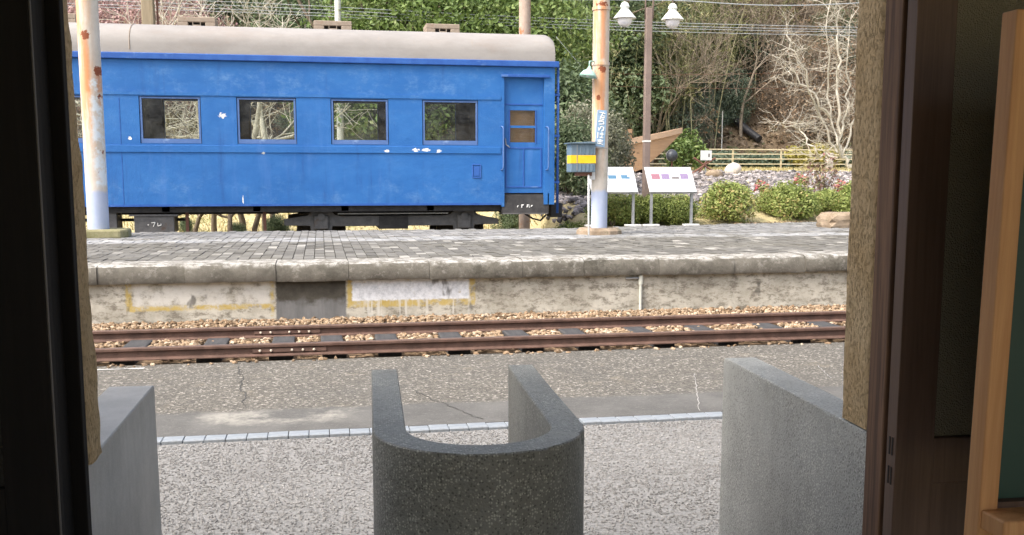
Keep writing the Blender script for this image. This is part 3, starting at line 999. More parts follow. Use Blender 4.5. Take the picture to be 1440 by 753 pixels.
# small green lamp on the post
lp = empty('post_lamp', (3.995, 15.0, 3.0))
tag(lp, 'small pale green enamel lamp shade on the side of the rusty post', 'lamp')
MB().lathe([(.015, .16), (.03, .13), (.05, .10), (.085, .085), (.125, .03), (.135, 0), (.125, .002), (.08, .07), (.02, .09)], n=20).build('shade', M['enamel_green'], lp, smooth=True).rotation_euler = (0, rad(10), 0)
MB().tube([(.02, 0, .14), (.03, .02, .23), (.11, .06, .235)], .012, 8).build('arm', M['enamel_green'], lp, smooth=True)
MB().lathe([(.0, .0), (.03, .01), (.035, .04), (.02, .08)], n=12).build('bulb', M['globe'], lp, smooth=True)

# =================================================================== info panels
def info_panel(x0, x1, label, prints):
    p = empty('information_panel', ((x0 + x1) / 2, 17.40, .634))
    tag(p, label, 'information board', 'sloping information boards on the platform')
    hw = (x1 - x0) / 2
    bd = empty('board', (0, 0, .615), parent=p)
    bd.rotation_euler = (rad(52), 0, 0)
    bm_ = MB().box(-hw, hw, 0, .56, -.03, 0).build('face', M['panel_white'], bd, bevel=.004)
    MB().box(-hw, hw, -.012, -.001, -.045, .004).build('frame_edge', M['steel'], bd)
    for (a, b, c, d_, mt) in prints:
        MB().box(-hw + a, -hw + b, c, d_, .0005, .0022).build('print', M[mt], bd)
    for s in (-1, 1):
        lx = s * (hw - .06)
        MB().box(lx - .022, lx + .022, .08, .12, .02, .70).build('leg', M['steel'], p)
        MB().box(lx - .14, lx + .14, .02, .18, -.0, .03).build('foot', M['foot_white'], p, bevel=.004)
    return p


txt = lambda x0, x1, ys_: [(x0, x1, y_, y_ + .012, 'print_text') for y_ in ys_]
info_panel(5.80, 6.68, 'sloping white information board with pink and grey pictures beside the lamp post',
           [(.09, .25, .28, .40, 'print_pink'), (.28, .43, .28, .40, 'print_lilac'), (.47, .61, .285, .34, 'print_grey'), (.64, .79, .285, .405, 'print_lilac')]
           + txt(.1, .8, (.46, .49)) + txt(.1, .4, (.25, .22, .19)) + txt(.46, .78, (.25, .22, .19, .16)))
info_panel(4.72, 5.58, 'sloping white information board with blue pictures partly behind the rusty post',
           [(.36, .51, .29, .37, 'print_blue'), (.60, .72, .29, .375, 'print_blue'), (.72, .76, .29, .33, 'print_blue')] + txt(.1, .8, (.46, .49)) + txt(.1, .8, (.22, .19, .16)))

# =================================================================== twin lamp post
lm = empty('lamp_post', (6.12, 18.62, .55))
tag(lm, 'brown lamp post carrying two white pendant lamps with globes', 'lamp post')
MB().box(-.06, .06, -.06, .06, 0, 4.09).build('pole', M['lamp_brown'], lm, bevel=.012)
MB().box(-.066, .066, -.066, .066, 1.62, 1.65).build('band', M['lamp_white'], lm)
for sx in (-.062, .085):
    MB().tube([(sx, 0, 3.9), (sx, 0, 4.75)], .016, 8).build('bracket_rod', M['lamp_brown'], lm, smooth=True)
MB().tube([(-.48, 0, 4.72), (.48, 0, 4.72)], .02, 8).build('cross_arm', M['lamp_brown'], lm, smooth=True)
for sx in (-.465, .468):
    z0 = 3.86
    sh = MB().lathe([(.0, .33), (.02, .33), (.035, .325), (.065, .30), (.086, .25), (.09, .235), (.072, .232), (.072, .20), (.10, .165), (.205, .045), (.215, .03), (.205, .026), (.12, .04)], (sx, 0, z0), 24)
    s_ = sh.build('lamp_shade', M['lamp_white'], lm, smooth=True, auto=40)
    MB().lathe([(.128, .04), (.137, .0), (.13, -.045), (.10, -.09), (.055, -.118), (.0, -.126)], (sx, 0, z0), 20).build('globe', M['globe'], s_, smooth=True)
    MB().tube([(sx, 0, z0 + .32), (sx, 0, 4.72)], .016, 8).build('hanger', M['lamp_brown'], lm, smooth=True)

# =================================================================== the coach
YN, YF = 17.30, 20.10
XL, XR = -13.0, 4.02
ZB, ZE = 1.035, 3.37
co = empty('passenger_coach', (0, 0, 0))
tag(co, 'old bright blue railway coach with a dull white roof beside the platform', 'coach')
WINS = [-2.822 - 1.517 * k for k in (6, 5, 4, 3, 2, 1)] + [-2.822, -1.307, .206, 1.727]
WW = .955
WZ0, WZ1 = 2.048, 2.80
FWIN = [-2.9 - 1.53 * k for k in (6, 5, 4, 3, 2, 1)] + [-2.86, -1.295, .262, 1.786]


def side(name, yo, yi, wins, ww, x0, x1, WZ0=2.048, WZ1=2.80):
    m = MB()
    m.box(x0, x1, yo, yi, ZB, WZ0)
    m.box(x0, x1, yo, yi, WZ1, ZE)
    prev = x0
    for wx in wins:
        if wx > prev:
            m.box(prev, wx, yo, yi, WZ0, WZ1)
        prev = wx + ww
    m.box(prev, x1, yo, yi, WZ0, WZ1)
    return m


DX0, DX1 = 3.084, 3.866
wl = side('side_wall', YN, YN + .07, WINS, WW, XL + .9, DX0).build('side_wall', M['blue'], co)
fw = side('side_wall', YF - .07, YF, FWIN, .91, XL, XR - .05, 2.15, 2.96).build('side_wall', M['blue'], co)
# plating: strips standing a few millimetres proud
m = MB()
m.box(XL + .9, DX0 - .01, YN - .012, YN, WZ1 + .016, WZ1 + .075)
m.build('letter_board_strip', M['blue'], co)
m = MB()
m.box(XL + .9, DX0 - .01, YN - .016, YN, 1.905, 2.02)
m.build('waist_strip', M['blue'], co, bevel=.006)
MB().box(XL, XR + .07, YN - .05, YN + .02, 3.375, 3.475).build('gutter', M['blue_trim'], co, bevel=.012)
MB().box(XL, XR, YF - .02, YF + .05, 3.375, 3.475).build('gutter', M['blue_trim'], co)
for sx in (-3.12, -7.9):
    MB().box(sx - .004, sx + .004, YN - .004, YN - .0005, ZB, 2.78).build('plate_seam', M['blue_trim'], co)
MB().box(XL + .9, DX0, YN - .006, YN - .0003, ZB - .004, ZB + .03).build('sill_strip', M['blue_trim'], co)


def window(wx, ww, yo, yi, WZ0, WZ1):
    wf = empty('window', (wx, yo, WZ0), parent=co)
    f = .045
    s = 1 if yi > yo else -1
    a, b = sorted((s * .010, s * .05))
    m = MB()
    e = .011
    m.box(e, ww - e, a, b, e * .4, .075)
    m.box(e, ww - e, a, b, WZ1 - WZ0 - .036, WZ1 - WZ0 - e)
    m.box(e, .042, a, b, .075, WZ1 - WZ0 - .036)
    m.box(ww - .042, ww - e, a, b, .075, WZ1 - WZ0 - .036)
    m.build('frame', M['blue_dull'], wf)
    g_ = sorted((s * .030, s * .034))
    MB().box(.038, ww - .038, g_[0], g_[1], .075, WZ1 - WZ0 - .03).build('pane', M['glass'], wf)
    return wf


for wx in WINS:
    window(wx, WW, YN, YN + .07, WZ0, WZ1)
for wx in FWIN:
    window(wx, .91, YF, YF - .07, 2.15, 2.96)
# inner lining: dark
m = MB()
m.box(XL + .1, XR - .1, YN + .12, YF - .12, 1.16, 1.22)
m.box(XL + .1, XR - .1, YN + .12, YF - .12, 3.30, 3.34)
m.build('floor_and_ceiling', M['dark_inside'], co)
for (yy0, yy1, wins, ww, x1_, WA, WB) in ((YN + .071, YN + .10, WINS, WW, 2.98, WZ0, WZ1), (YF - .10, YF - .071, FWIN, .91, 3.8, 2.15, 2.96)):
    m = MB()
    e = .03
    m.box(XL + 1, x1_, yy0, yy1, 1.22, WA + .06)
    m.box(XL + 1, x1_, yy0, yy1, WB - .03, 3.30)
    prev = XL + 1
    for wx in wins:
        m.box(prev, wx + e, yy0, yy1, WA + .06, WB - .03)
        prev = wx + ww - e
    m.box(prev, x1_, yy0, yy1, WA + .06, WB - .03)
    m.build('inner_lining', M['dark_inside'], co)
MB().box(2.93, 2.97, YN + .1, YF - .1, 1.22, 3.3).build('partition', M['dark_inside'], co)
MB().box(3.0, XR - .1, YN + .22, YN + .25, 1.22, 3.3).build('vestibule_panel', M['inside_wood'], co)
# vestibule side: door bay
m = MB()
m.box(DX0, DX0 + .05, YN - .004, YN + .07, 1.0, ZE)
m.box(DX1 - .03, XR, YN, YN + .06, 1.035, ZE)
m.box(DX0 + .05, DX1 - .03, YN, YN + .07, 3.245, ZE)
m.build('door_surround', M['blue'], co)
MB().box(DX0 + .0, DX1 + .06, YN - .035, YN, 3.20, 3.245).build('drip_strip', M['blue_trim'], co, bevel=.006)
dr = empty('door', (DX0 + .05, YN + .065, 1.235), parent=co)
DW, DH = DX1 - .03 - DX0 - .05, 3.245 - 1.235
m = MB()
wz = [(.87, 1.115), (1.155, 1.415)]
m.box(0, .11, 0, .04, 0, DH)
m.box(DW - .145, DW, 0, .04, 0, DH)
m.box(.11, DW - .145, 0, .04, 0, wz[0][0])
m.box(.11, DW - .145, 0, .04, wz[0][1], wz[1][0])
m.box(.11, DW - .145, 0, .04, wz[1][1], DH)
m.build('leaf_panel', M['blue'], dr)
m = MB()
for (a, b, c, d_) in ((.03, DW - .03, .76, .785), (.03, DW - .03, .09, .115), (.03, .05, .115, .76), (DW - .05, DW - .03, .115, .76), (DW / 2 - .012, DW / 2 + .012, .115, .76), (.02, DW - .02, 1.50, 1.525), (.09, .112, .85, 1.43), (DW - .147, DW - .125, .85, 1.43)):
    m.box(a, b, -.010, 0, c, d_)
m.build('moulding', M['blue_trim'], dr, bevel=.003)
for (a, b) in wz:
    MB().box(.111, DW - .146, .012, .018, a, b).build('pane', M['glass'], dr)
MB().tube([(.03, -.012, .93), (.035, -.03, .83), (.075, -.045, .80), (.10, -.04, .78)], .011, 8).build('handle', M['steel'], dr, smooth=True)
MB().box(.012, .042, -.014, 0, .90, .95).build('lock', M['blue_dull'], dr)
for hx in (DX0 - .005, DX1 + .005):
    MB().tube([(hx, YN + .01, 2.37), (hx + .02, YN - .055, 2.36), (hx + .03, YN - .06, 2.32), (hx + .03, YN - .06, 1.68), (hx + .02, YN - .055, 1.64), (hx, YN + .01, 1.63)], .012, 8).build('handrail', M['blue_dull'], co, smooth=True)
# end wall, corner pipe, buffer, steps
MB().box(XR - .06, XR, YN + .061, YF - .01, ZB, ZE + .05).build('end_wall', M['blue_trim'], co)
MB().box(XL, XL + .06, YN, YF, ZB, ZE + .05).build('end_wall', M['blue_trim'], co)
MB().box(XL + .06, XL + .9, YN, YN + .06, ZB, ZE).build('end_side', M['blue'], co)
MB().tube([(XR + .075, YN + .08, .88), (XR + .075, YN + .08, 3.40)], .024, 8).build('corner_pipe', M['blue_trim'], co, smooth=True)
for z_ in (1.4, 2.2, 2.9):
    MB().box(XR, XR + .1, YN + .05, YN + .11, z_, z_ + .04).build('pipe_clip', M['blue_trim'], co)
for (y_, z_) in ((YN + .35, 2.1), (YN + .5, 1.4)):
    MB().tube([(XR, y_, z_), (XR + .06, y_, z_), (XR + .06, y_, z_ + .6), (XR, y_, z_ + .6)], .014, 6).build('end_rail', M['blue_trim'], co, smooth=True)
MB().box(XR + .0, XR + .22, YN + .3, YN + .6, .80, 1.05).build('hose_box', M['underframe'], co, bevel=.02)
stp = empty('step_box', (DX0 + .02, YN, .87), parent=co)
MB().box(0, .80, -.02, .33, 0, .02).build('tread', M['bogie'], stp)
MB().prism([(-.015, .02), (.05, .34), (.07, .34), (.005, .02)], 0.0, .80, 'x').build('riser', M['underframe'], stp)
MB().box(-.01, .008, 0, .3, .0, .36).build('cheek', M['underframe'], stp)
MB().box(.80, .82, 0, .3, .0, .36).build('cheek', M['underframe'], stp)
m = MB()
for (a, b, c, d_) in ((.26, .12, .275, .15), (.34, .11, .34, .165), (.33, .15, .375, .16), (.43, .115, .445, .16), (.435, .16, .475, .15), (.46, .13, .48, .115), (.50, .13, .53, .15)):
    y_ = lambda q: -.02 + (q - .02) / .32 * .065
    m.tube([(a, y_(b), b), (c, y_(d_), d_)], .008, 4)
m.build('painted_mark', M['white_paint'], stp)
MB().tube([(3.55, YN + .3, .87), (3.7, YN + .3, .78), (3.85, YN + .35, .74), (3.95, YN + .3, .85)], .018, 6).build('brake_hose', M['underframe'], co, smooth=True)
m = MB()
for (a, b, c, d_) in ((2.58, 1.50, 2.72, 1.50), (2.58, 1.72, 2.72, 1.72), (2.58, 1.50, 2.58, 1.72), (2.72, 1.50, 2.72, 1.72)):
    m.tube([(a, YN - .004, b), (c, YN - .004, d_)], .010, 6)
m.box(2.60, 2.70, YN - .012, YN, 1.53, 1.69)
m.build('destination_holder', M['blue_trim'], co)

# roof: lofted arc with a domed end
ax = [XL - .02, XL + .02, XL + .12] + list(np.linspace(XL + .5, XR - .5, 30)) + [XR - .2, XR - .08, XR - .03, XR]
NA = 26
vs, fs = [], []
for xi in ax:
    e = min(xi - (XL - .02), XR - xi)
    s = 1 - .10 * max(0, 1 - e / .09) ** 2.0
    for k in range(NA + 1):
        an = math.pi * k / NA
        yy_ = 18.70 - 1.425 * math.copysign(abs(math.cos(an)) ** .6, math.cos(an))
        zz_ = 3.47 + .556 * s * (max(0.0, math.sin(an)) ** .6)
        vs.append((xi, yy_, zz_))
m_ = NA + 1
for i in range(len(ax) - 1):
    for k in range(NA):
        p = i * m_ + k
        fs.append((p, p + m_, p + m_ + 1, p + 1))
fs.append(tuple(range(m_ - 1, -1, -1)))
fs.append(tuple(range((len(ax) - 1) * m_, len(ax) * m_)))
rf = MB().add(vs, fs).build('roof', M['coach_roof'], co, smooth=True, auto=55)
MB().tube([(-2.92, 18.70 - 1.427 * math.copysign(abs(math.cos(a)) ** .6, math.cos(a)), 3.472 + .558 * max(0.0, math.sin(a)) ** .6) for a in np.linspace(0.02, 3.1, 24)], .008, 4).build('seam', M['vent_wood'], rf)
for (x0, x1) in ((-2.319, -1.695), (-.039, .618), (1.927, 2.534), (-4.6, -3.95), (-6.9, -6.25), (-9.1, -8.5)):
    v_ = empty('ventilator', ((x0 + x1) / 2, 18.70, 4.02), parent=co)
    hw = (x1 - x0) / 2
    m = MB()
    m.box(-hw, hw, -.25, .25, .12, .205)
    m.box(-hw, -hw * .45, -.25, .25, 0, .12)
    m.box(hw * .45, hw, -.25, .25, 0, .12)
    m.build('casing', M['vent_wood'], v_, bevel=.012)
    MB().box(-hw * .45, hw * .45, -.16, .16, .0, .12).build('slot', M['dark_slot'], v_)
    m = MB()
    m.box(-hw * .22, -hw * .18, -.25, -.22, 0, .12)
    m.box(hw * .18, hw * .22, -.25, -.22, 0, .12)
    m.box(-hw * .18, hw * .18, -.25, -.22, .055, .075)
    m.build('grille', M['vent_wood'], v_)

# underframe
m = MB()
m.box(XL + .1, XR - .15, YN + .10, YN + .25, .93, 1.035)
m.box(XL + .1, XR - .15, YF - .25, YF - .10, .93, 1.035)
m.box(XL + .1, XR - .15, 18.3, 18.42, .88, 1.1)
m.box(XL + .1, XR - .15, 18.98, 19.1, .88, 1.1)
for k in range(12):
    m.box(XL + .3 + k * 1.45, XL + .42 + k * 1.45, YN + .1, YF - .1, .94, 1.1)
m.build('underframe', M['underframe'], co)
MB().tube([(-5.5, YN + .25, .905), (-.7, YN + .25, .905)], .014, 6).build('truss_rod', M['underframe'], co)
MB().tube([(-5.5, YN + .5, .80), (-2.2, YN + .5, .80)], .03, 6).build('brake_pipe', M['underframe'], co)


def bogie(xc, full=True):
    b = empty('bogie', (xc, 0, 0), parent=co)
    for ys_, sgn in ((YN + .36, -1), (YF - .36, 1)):
        f0, f1 = ys_ - .035, ys_ + .035
        pts = [(-1.85, .69), (-1.85, .80), (-1.45, .86), (-1.40, .93), (-1.30, .97), (-1.16, .97), (-1.06, .93), (-1.0, .87), (-.9, .845), (.9, .845), (1.0, .87), (1.06, .93),
               (1.16, .97), (1.30, .97), (1.40, .93), (1.45, .86), (1.85, .78), (1.85, .69), (1.42, .68), (1.40, .58), (1.34, .58), (1.34, .66), (1.12, .66), (1.12, .58), (1.06, .58), (1.04, .67),
               (-1.04, .67), (-1.06, .58), (-1.12, .58), (-1.12, .66), (-1.34, .66), (-1.34, .58), (-1.40, .58), (-1.42, .68)]
        sf = MB().prism(pts, f0, f1, 'y').build('side_frame', M['bogie'], b, bevel=.008)
        for xx in (-1.23, 1.23):
            MB().box(xx - .12, xx + .12, f0 - .06, f0 - .002, .62, .86).build('axle_box', M['bogie'], b, bevel=.02)
        m = MB()
        for xx in (-1.23, 1.23):
            m.cyl((xx, f0 - .09, .84), (xx, f0 - .055, .84), .06, 16)
        for k in range(4):
            for j in range(2):
                for xx in (-.55, .35):
                    m.cyl((xx + k * .07, f0 - .008, .72 + j * .07), (xx + k * .07, f0, .72 + j * .07), .012, 6)
        m.build('bosses', M['bogie'], b)
        MB().box(-.95, .95, f0 - .03, f0 - .002, .875, .895).build('top_edge', M['steel'], b)
        m = MB()
        for k in range(9):
            q = -.55 + k * .1375
            pass
        leafs = [[(-.55 + .5 * k / 5 * 2.2, .985 - .05 * math.sin(math.pi * k / 10)) for k in range(11)]]
        for lf in leafs:
            m.tube([(px, ys_ - .01, pz) for px, pz in lf], .014, 6)
        m.build('leaf_spring', M['underframe'], b)
    for xx in (-1.23, 1.23):
        for yy in (18.70 - .56, 18.70 + .56):
            w_ = empty('wheel', (xx, yy, .56), parent=b)
            w_.rotation_euler = (rad(90), 0, 0)
            MB().lathe([(.06, -.05), (.1, -.05), (.12, -.02), (.36, -.02), (.37, -.06), (.43, -.06), (.43, .05), (.37, .05), (.36, .02), (.12, .02), (.1, .06), (.06, .06)], n=28).build('tyre', M['underframe'], w_, smooth=True, auto=35)
        MB().cyl((xx, 17.7, .56), (xx, 19.7, .56), .065, 12).build('axle', M['underframe'], b)
    MB().box(-.25, .25, YN + .3, YF - .3, .62, .84).build('bolster', M['underframe'], b)


bogie(1.24)
bogie(-9.9)
tb = empty('tool_box', (-2.95, YN + .12, .60), parent=co)
MB().box(-.05, .58, 0, .5, 0, .27).build('case', M['bogie'], tb, bevel=.012)
MB().box(-.12, .64, -.02, .52, .27, .30).build('lid', M['bogie'], tb)
MB().box(-.62, -.32, .02, .5, -.1, .40).build('battery_case', M['bogie'], tb, bevel=.01)
m = MB()
for (a, b, c, d_) in ((.16, .13, .18, .13), (.22, .16, .28, .17), (.28, .17, .25, .10), (.32, .16, .32, .11), (.32, .11, .37, .12), (.37, .12, .37, .15)):
    m.tube([(a, -.003, b), (c, -.003, d_)], .008, 4)
m.build('painted_mark', M['white_paint'], tb)
for xx in (-2.2, -.95):
    MB().box(xx, xx + .05, YN + .2, YN + .26, .55, 1.0).build('hanger_post', M['rust_wood'], co)

# track under the coach
t2 = empty('coach_track', (0, 18.7, -.02))
tag(t2, 'rusty track hidden under the blue coach', 'track')
MB().box(-30, 6.5, -1.2, 1.2, -.1, -.02).build('track_bed', M['ballast_bed'], t2)
for ry in (-.53, .53):
    MB().prism([(ry + a, b) for a, b in RP], -30, 6, 'x').build('rail', M['rail'], t2)

# posts standing behind the coach
for (u0, u1, mt, lab) in ((200, 217, 'timber_post', 'square timber post rising behind the coach roof beside pinkish trees'), (730, 746, 'rusty_post', 'round rusty post rising behind the coach roof in front of the bright green tree')):
    a, b = aty(u0, 20, 21.0), aty(u1, 20, 21.0)
    xc = (a[0] + b[0]) / 2
    w_ = (b[0] - a[0]) / 2
    m = MB()
    if mt == 'timber_post':
        m.box(-w_, w_, -w_, w_, -.1, 6.2)
        o = m.build('tall_post', M[mt], bevel=.015, loc=(xc, 21.0, float(tz(xc, 21.0))))
        m = MB().tube([(w_ + .06, 0, -.05), (w_ + .06, 0, 6.2)], .022, 6).build('conduit', M['rust_wood'], o)
    else:
        m.tube([(0, 0, -.1), (0, 0, 6.2)], w_, 14)
        o = m.build('tall_post', M[mt], smooth=True, auto=50, loc=(xc, 21.0, float(tz(xc, 21.0))))
    tag(o, lab, 'post', 'posts behind the coach')

# =================================================================== station building (camera stands inside)
TH = rad(-2.7)
BO = (0.4, 2.4, 0)
bl = empty('station_building', BO, TH)
tag(bl, 'station building doorway with rough plaster jambs and dark timber sliding doors', 'building')
HW = .91


def rough_box(name, x0, x1, y0, y1, z0, z1, mat, parent, res=.02, amp=.004, seed=0, lean=0):
    """plaster block with uneven faces"""
    import bmesh
    nx_, ny_, nz_ = [max(1, int((b - a) / res)) for a, b in ((x0, x1), (y0, y1), (z0, z1))]
    r = np.random.default_rng(seed)
    q = [r.normal(0, 1, 3) * f for f in (9, 16, 27, 45, 60, 90, 90, 110)]
    ph = r.uniform(0, 6, 8)

    def disp(p):
        s = 0
        for k in range(8):
            s += math.sin(p[0] * q[k][0] + p[1] * q[k][1] + p[2] * q[k][2] + ph[k]) * (1 if k < 4 else .6)
        return s * amp * .35
    m = MB()

    def grid(o_, du, dv, nu, nv, nrm):
        vs, fs = [], []
        for j in range(nv + 1):
            for i in range(nu + 1):
                p = [o_[k] + du[k] * i / nu + dv[k] * j / nv for k in range(3)]
                dd = disp(p)
                cxx, cyy = (x0 + x1) / 2, (y0 + y1) / 2
                nn = [nrm[0], nrm[1], 0]
                edge_x = min(abs(p[0] - x0), abs(p[0] - x1)) < 1e-6
                edge_y = min(abs(p[1] - y0), abs(p[1] - y1)) < 1e-6
                vx = (-1 if p[0] < cxx else 1) * (1 if edge_x else 0)
                vy = (-1 if p[1] < cyy else 1) * (1 if edge_y else 0)
                k_ = .7 if (edge_x and edge_y) else 1
                shr = -.006 if (edge_x and edge_y) else 0
                vs.append((p[0] + lean * (p[2] - z0) + vx * (dd * k_ + shr), p[1] + vy * (dd * k_ + shr), p[2]))
        for j in range(nv):
            for i in range(nu):
                a = j * (nu + 1) + i
                fs.append((a, a + 1, a + nu + 2, a + nu + 1))
        m.add(vs, fs)
    grid((x0, y0, z0), (x1 - x0, 0, 0), (0, 0, z1 - z0), nx_, nz_, (0, -1))
    grid((x1, y1, z0), (x0 - x1, 0, 0), (0, 0, z1 - z0), nx_, nz_, (0, 1))
    grid((x0, y1, z0), (0, y0 - y1, 0), (0, 0, z1 - z0), ny_, nz_, (-1, 0))
    grid((x1, y0, z0), (0, y1 - y0, 0), (0, 0, z1 - z0), ny_, nz_, (1, 0))
    o = m.build(name, mat, parent, smooth=True)
    return o


# right and left jambs of rough plaster, the plain walls beyond them
rough_box('plaster_jamb', HW, HW + .30, -.150, .005, .885, 2.30, M['plaster'], bl, .015, .002, 1)
rough_box('plaster_jamb', -HW - .30, -HW + .018, -.205, -.075, .885, 2.30, M['plaster'], bl, .015, .003, 2, lean=-.024)
m = MB()
m.box(HW + .30, 4.6, -.150, .0, .0, 3.2)
m.build('front_wall', M['plaster'], bl)
m = MB()
m.box(-4.6, -HW - .30, -.205, -.075, .0, 3.2)
m.build('front_wall', M['plaster'], bl)
MB().box(-HW - .299, HW + .299, -.18, -.02, 2.30, 3.2).build('lintel', M['plaster'], bl)
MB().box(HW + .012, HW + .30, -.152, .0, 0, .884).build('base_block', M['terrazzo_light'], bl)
MB().box(-HW - .30, -HW - .006, -.205, -.08, 0, .884).build('base_block', M['smooth_concrete'], bl)
# timber frame and doors
MB().box(HW - .005, HW + .12, -.232, -.152, .0, 2.32).build('door_post', M['worn_wood'], bl, bevel=.004)
MB().box(-HW - .12, -HW + .018, -.236, -.207, .0, 2.32).build('door_post', M['shaded_wood'], bl, bevel=.003)
MB().box(-HW - .12, -HW - .010, -.355, -.237, .0, 2.32).build('door_post', M['shaded_wood'], bl)
MB().box(-HW - .12, HW + .12, -.4, -.16, 2.32, 2.45).build('door_head', M['dark_wood'], bl)
MB().box(-HW, HW, -.40, -.16, -.02, .012).build('threshold', M['worn_wood'], bl)


def door(x0, x1, y0, y1, mat, edge, flip):
    dd = empty('door', (x0, y0, .015), parent=bl)
    W, T, H = x1 - x0, y1 - y0, 2.28
    for a in (0, W - .095):
        MB().box(a, a + .095, 0, T, 0, H).build('stile', M[mat], dd, bevel=.002)
    for (a, b) in ((0, .16), (.775, .885), (H - .1, H)):
        MB().box(.0955, W - .0955, .003, T - .003, a, b).build('rail', M[mat], dd, bevel=.003)
    MB().box(.0955, W - .0955, .014, T - .014, .161, .774).build('panel', M[mat], dd)
    for (a, b) in ((.886, H - .101),):
        MB().box(.0955, W - .0955, .016, .021, a, b).build('pane', M['frosted_glass' if mat == 'dark_wood' else 'shaded_glass'], dd)
    return dd


dR = door(HW - .004, HW + 1.02, -.292, -.250, 'dark_wood', None, False)
for z_ in (.775, .845):
    MB().box(-.0015, .002, .012, .017, z_, z_ + .042).build('lock_slot', M['dark_slot'], dR)
    MB().box(-.0015, .002, .024, .029, z_, z_ + .042).build('lock_slot', M['dark_slot'], dR)
dL = door(-HW - 1.02, -HW + .008, -.40, -.358, 'shaded_wood', None, True)
MB().box(1.0285, 1.0305, .004, .012, .0, 2.28).build('highlight_strip', M['edge_highlight'], dL)  # painted highlight on the door edge
# room
MB().box(-4.6, 4.6, -5.0, -.16, -.3, .0).build('floor', M['room_floor'], bl)
MB().box(-4.7, -4.6, -5.0, -.08, 0, 3.2).build('side_wall', M['room_wall'], bl)
MB().box(4.6, 4.7, -5.0, -.15, 0, 3.2).build('side_wall', M['room_wall'], bl)
m = MB()
m.box(-4.6, -2.4, -5.1, -5.0, 0, 3.2)
m.box(4.2, 4.6, -5.1, -5.0, 0, 3.2)
m.box(-2.4, 4.2, -5.1, -5.0, 2.8, 3.2)
m.build('back_wall', M['room_wall'], bl)
MB().box(-4.59, 4.59, -5.0, -.21, 3.05, 3.1).build('ceiling', M['dark_wood'], bl)
m = MB()
m.prism([(-5.4, 3.2), (.15, 3.2), (.15, 3.28), (-2.6, 4.7), (-5.4, 3.28)], -5.4, 5.4, 'x')
m.build('roof', M['roof_tile'], bl)

# =================================================================== ticket gates
def gate_root(name, label):
    g_ = empty(name, BO, TH)
    return tag(g_, label, 'ticket gate', 'concrete ticket gates in the doorway')


# U shaped booth
XC, RO, RI = -.024, .266, .182
YC = .056


def arc(r, k0=0, k1=math.pi, n=36):
    return [(XC - r * math.cos(a), YC - r * math.sin(a)) for a in np.linspace(k0, k1, n)]


outer = [(XC - RO, .845)] + [(XC - RO, .6), (XC - RO, .3)] + arc(RO) + [(XC + RO, .3), (XC + RO, .6), (XC + RO + .004, .865)]
inner = [(XC - RI, .845)] + [(XC - RI, .6), (XC - RI, .3)] + arc(RI) + [(XC + RI, .3), (XC + RI, .6), (XC + RI + .004, .865)]
rg = np.random.default_rng(21)
zs = [-.05, .2, .4, .6, .75, .84, .870, .8768, .88]
ins = [0, 0, 0, 0, 0, 0, 0, .0005, .0035]
N = len(outer)
vs, fs = [], []
chips = [(int(N * .63), .006), (int(N * .66), .010), (int(N * .45), .006), (int(N * .82), .008)]
for z_, i_ in zip(zs, ins):
    for k in range(N):
        ox, oy = outer[k]
        ix, iy = inner[k]
        dx, dy = ix - ox, iy - oy
        l = math.hypot(dx, dy)
        e = i_ + (abs(rg.normal(0, .0006)) if i_ else 0)
        ze = z_
        for (ck, cd) in chips:
            if k == ck and z_ > .865:
                e += cd
                ze -= cd * .5
        vs.append((ox + dx / l * e, oy + dy / l * e, ze))
    for k in range(N):
        ox, oy = outer[k]
        ix, iy = inner[k]
        dx, dy = ix - ox, iy - oy
        l = math.hypot(dx, dy)
        vs.append((ix - dx / l * i_, iy - dy / l * i_, z_))
nz = len(zs)
for j in range(nz - 1):
    for k in range(N - 1):
        a = j * 2 * N + k
        fs.append((a, a + 1, a + 1 + 2 * N, a + 2 * N))
        b = a + N
        fs.append((b + 1, b, b + 2 * N, b + 1 + 2 * N))
    for k in (0, N - 1):
        a = j * 2 * N + k
        q = (a, a + 2 * N, a + 3 * N, a + N)
        fs.append(q if k == 0 else q[::-1])
for k in range(N - 1):
    a = (nz - 1) * 2 * N + k
    fs.append((a, a + 1, a + N + 1, a + N))
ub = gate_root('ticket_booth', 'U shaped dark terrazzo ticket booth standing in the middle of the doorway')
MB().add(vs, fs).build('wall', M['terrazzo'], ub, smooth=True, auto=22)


def gate_wall(label, x0, x1, y0, y1, skew, mat, seed):
    g_ = gate_root('ticket_gate', label)
    rr = np.random.default_rng(seed)
    n_ = 40
    sec = [(0, -.05), (0, .5), (0, .855), (0, .872), (.0005, .8768), (.0035, .880), (1 - .0035, .880), (1 - .0005, .8768), (1, .872), (1, .5), (1, -.05)]
    vs, fs = [], []
    W = x1 - x0
    for i in range(n_ + 1):
        yy_ = y0 + (y1 - y0) * i / n_
        sk = skew * i / n_
        endi = .006 if i == n_ else 0
        for (sx, sz) in sec:
            xx = x0 + (sx if sx < .05 else (W if sx == 1 else (W - (1 - sx)))) + sk
            top = .85 < sz < .8795
            xx += (abs(rr.normal(0, .0006)) if sx < .05 else -abs(rr.normal(0, .0006))) if top else 0
            vs.append((xx, yy_ - (endi if sz > .86 else 0), sz - (endi * .5 if sz > .875 else 0)))
    m_ = len(sec)
    for i in range(n_):
        for k in range(m_ - 1):
            a = i * m_ + k
            fs.append((a, a + 1, a + m_ + 1, a + m_))
    fs.append(tuple(range(m_ - 1, -1, -1)))
    fs.append(tuple(range(n_ * m_, (n_ + 1) * m_)))
    MB().add([(p[0], p[1], p[2]) for p in vs], fs).build('wall', M[mat], g_)
    return g_


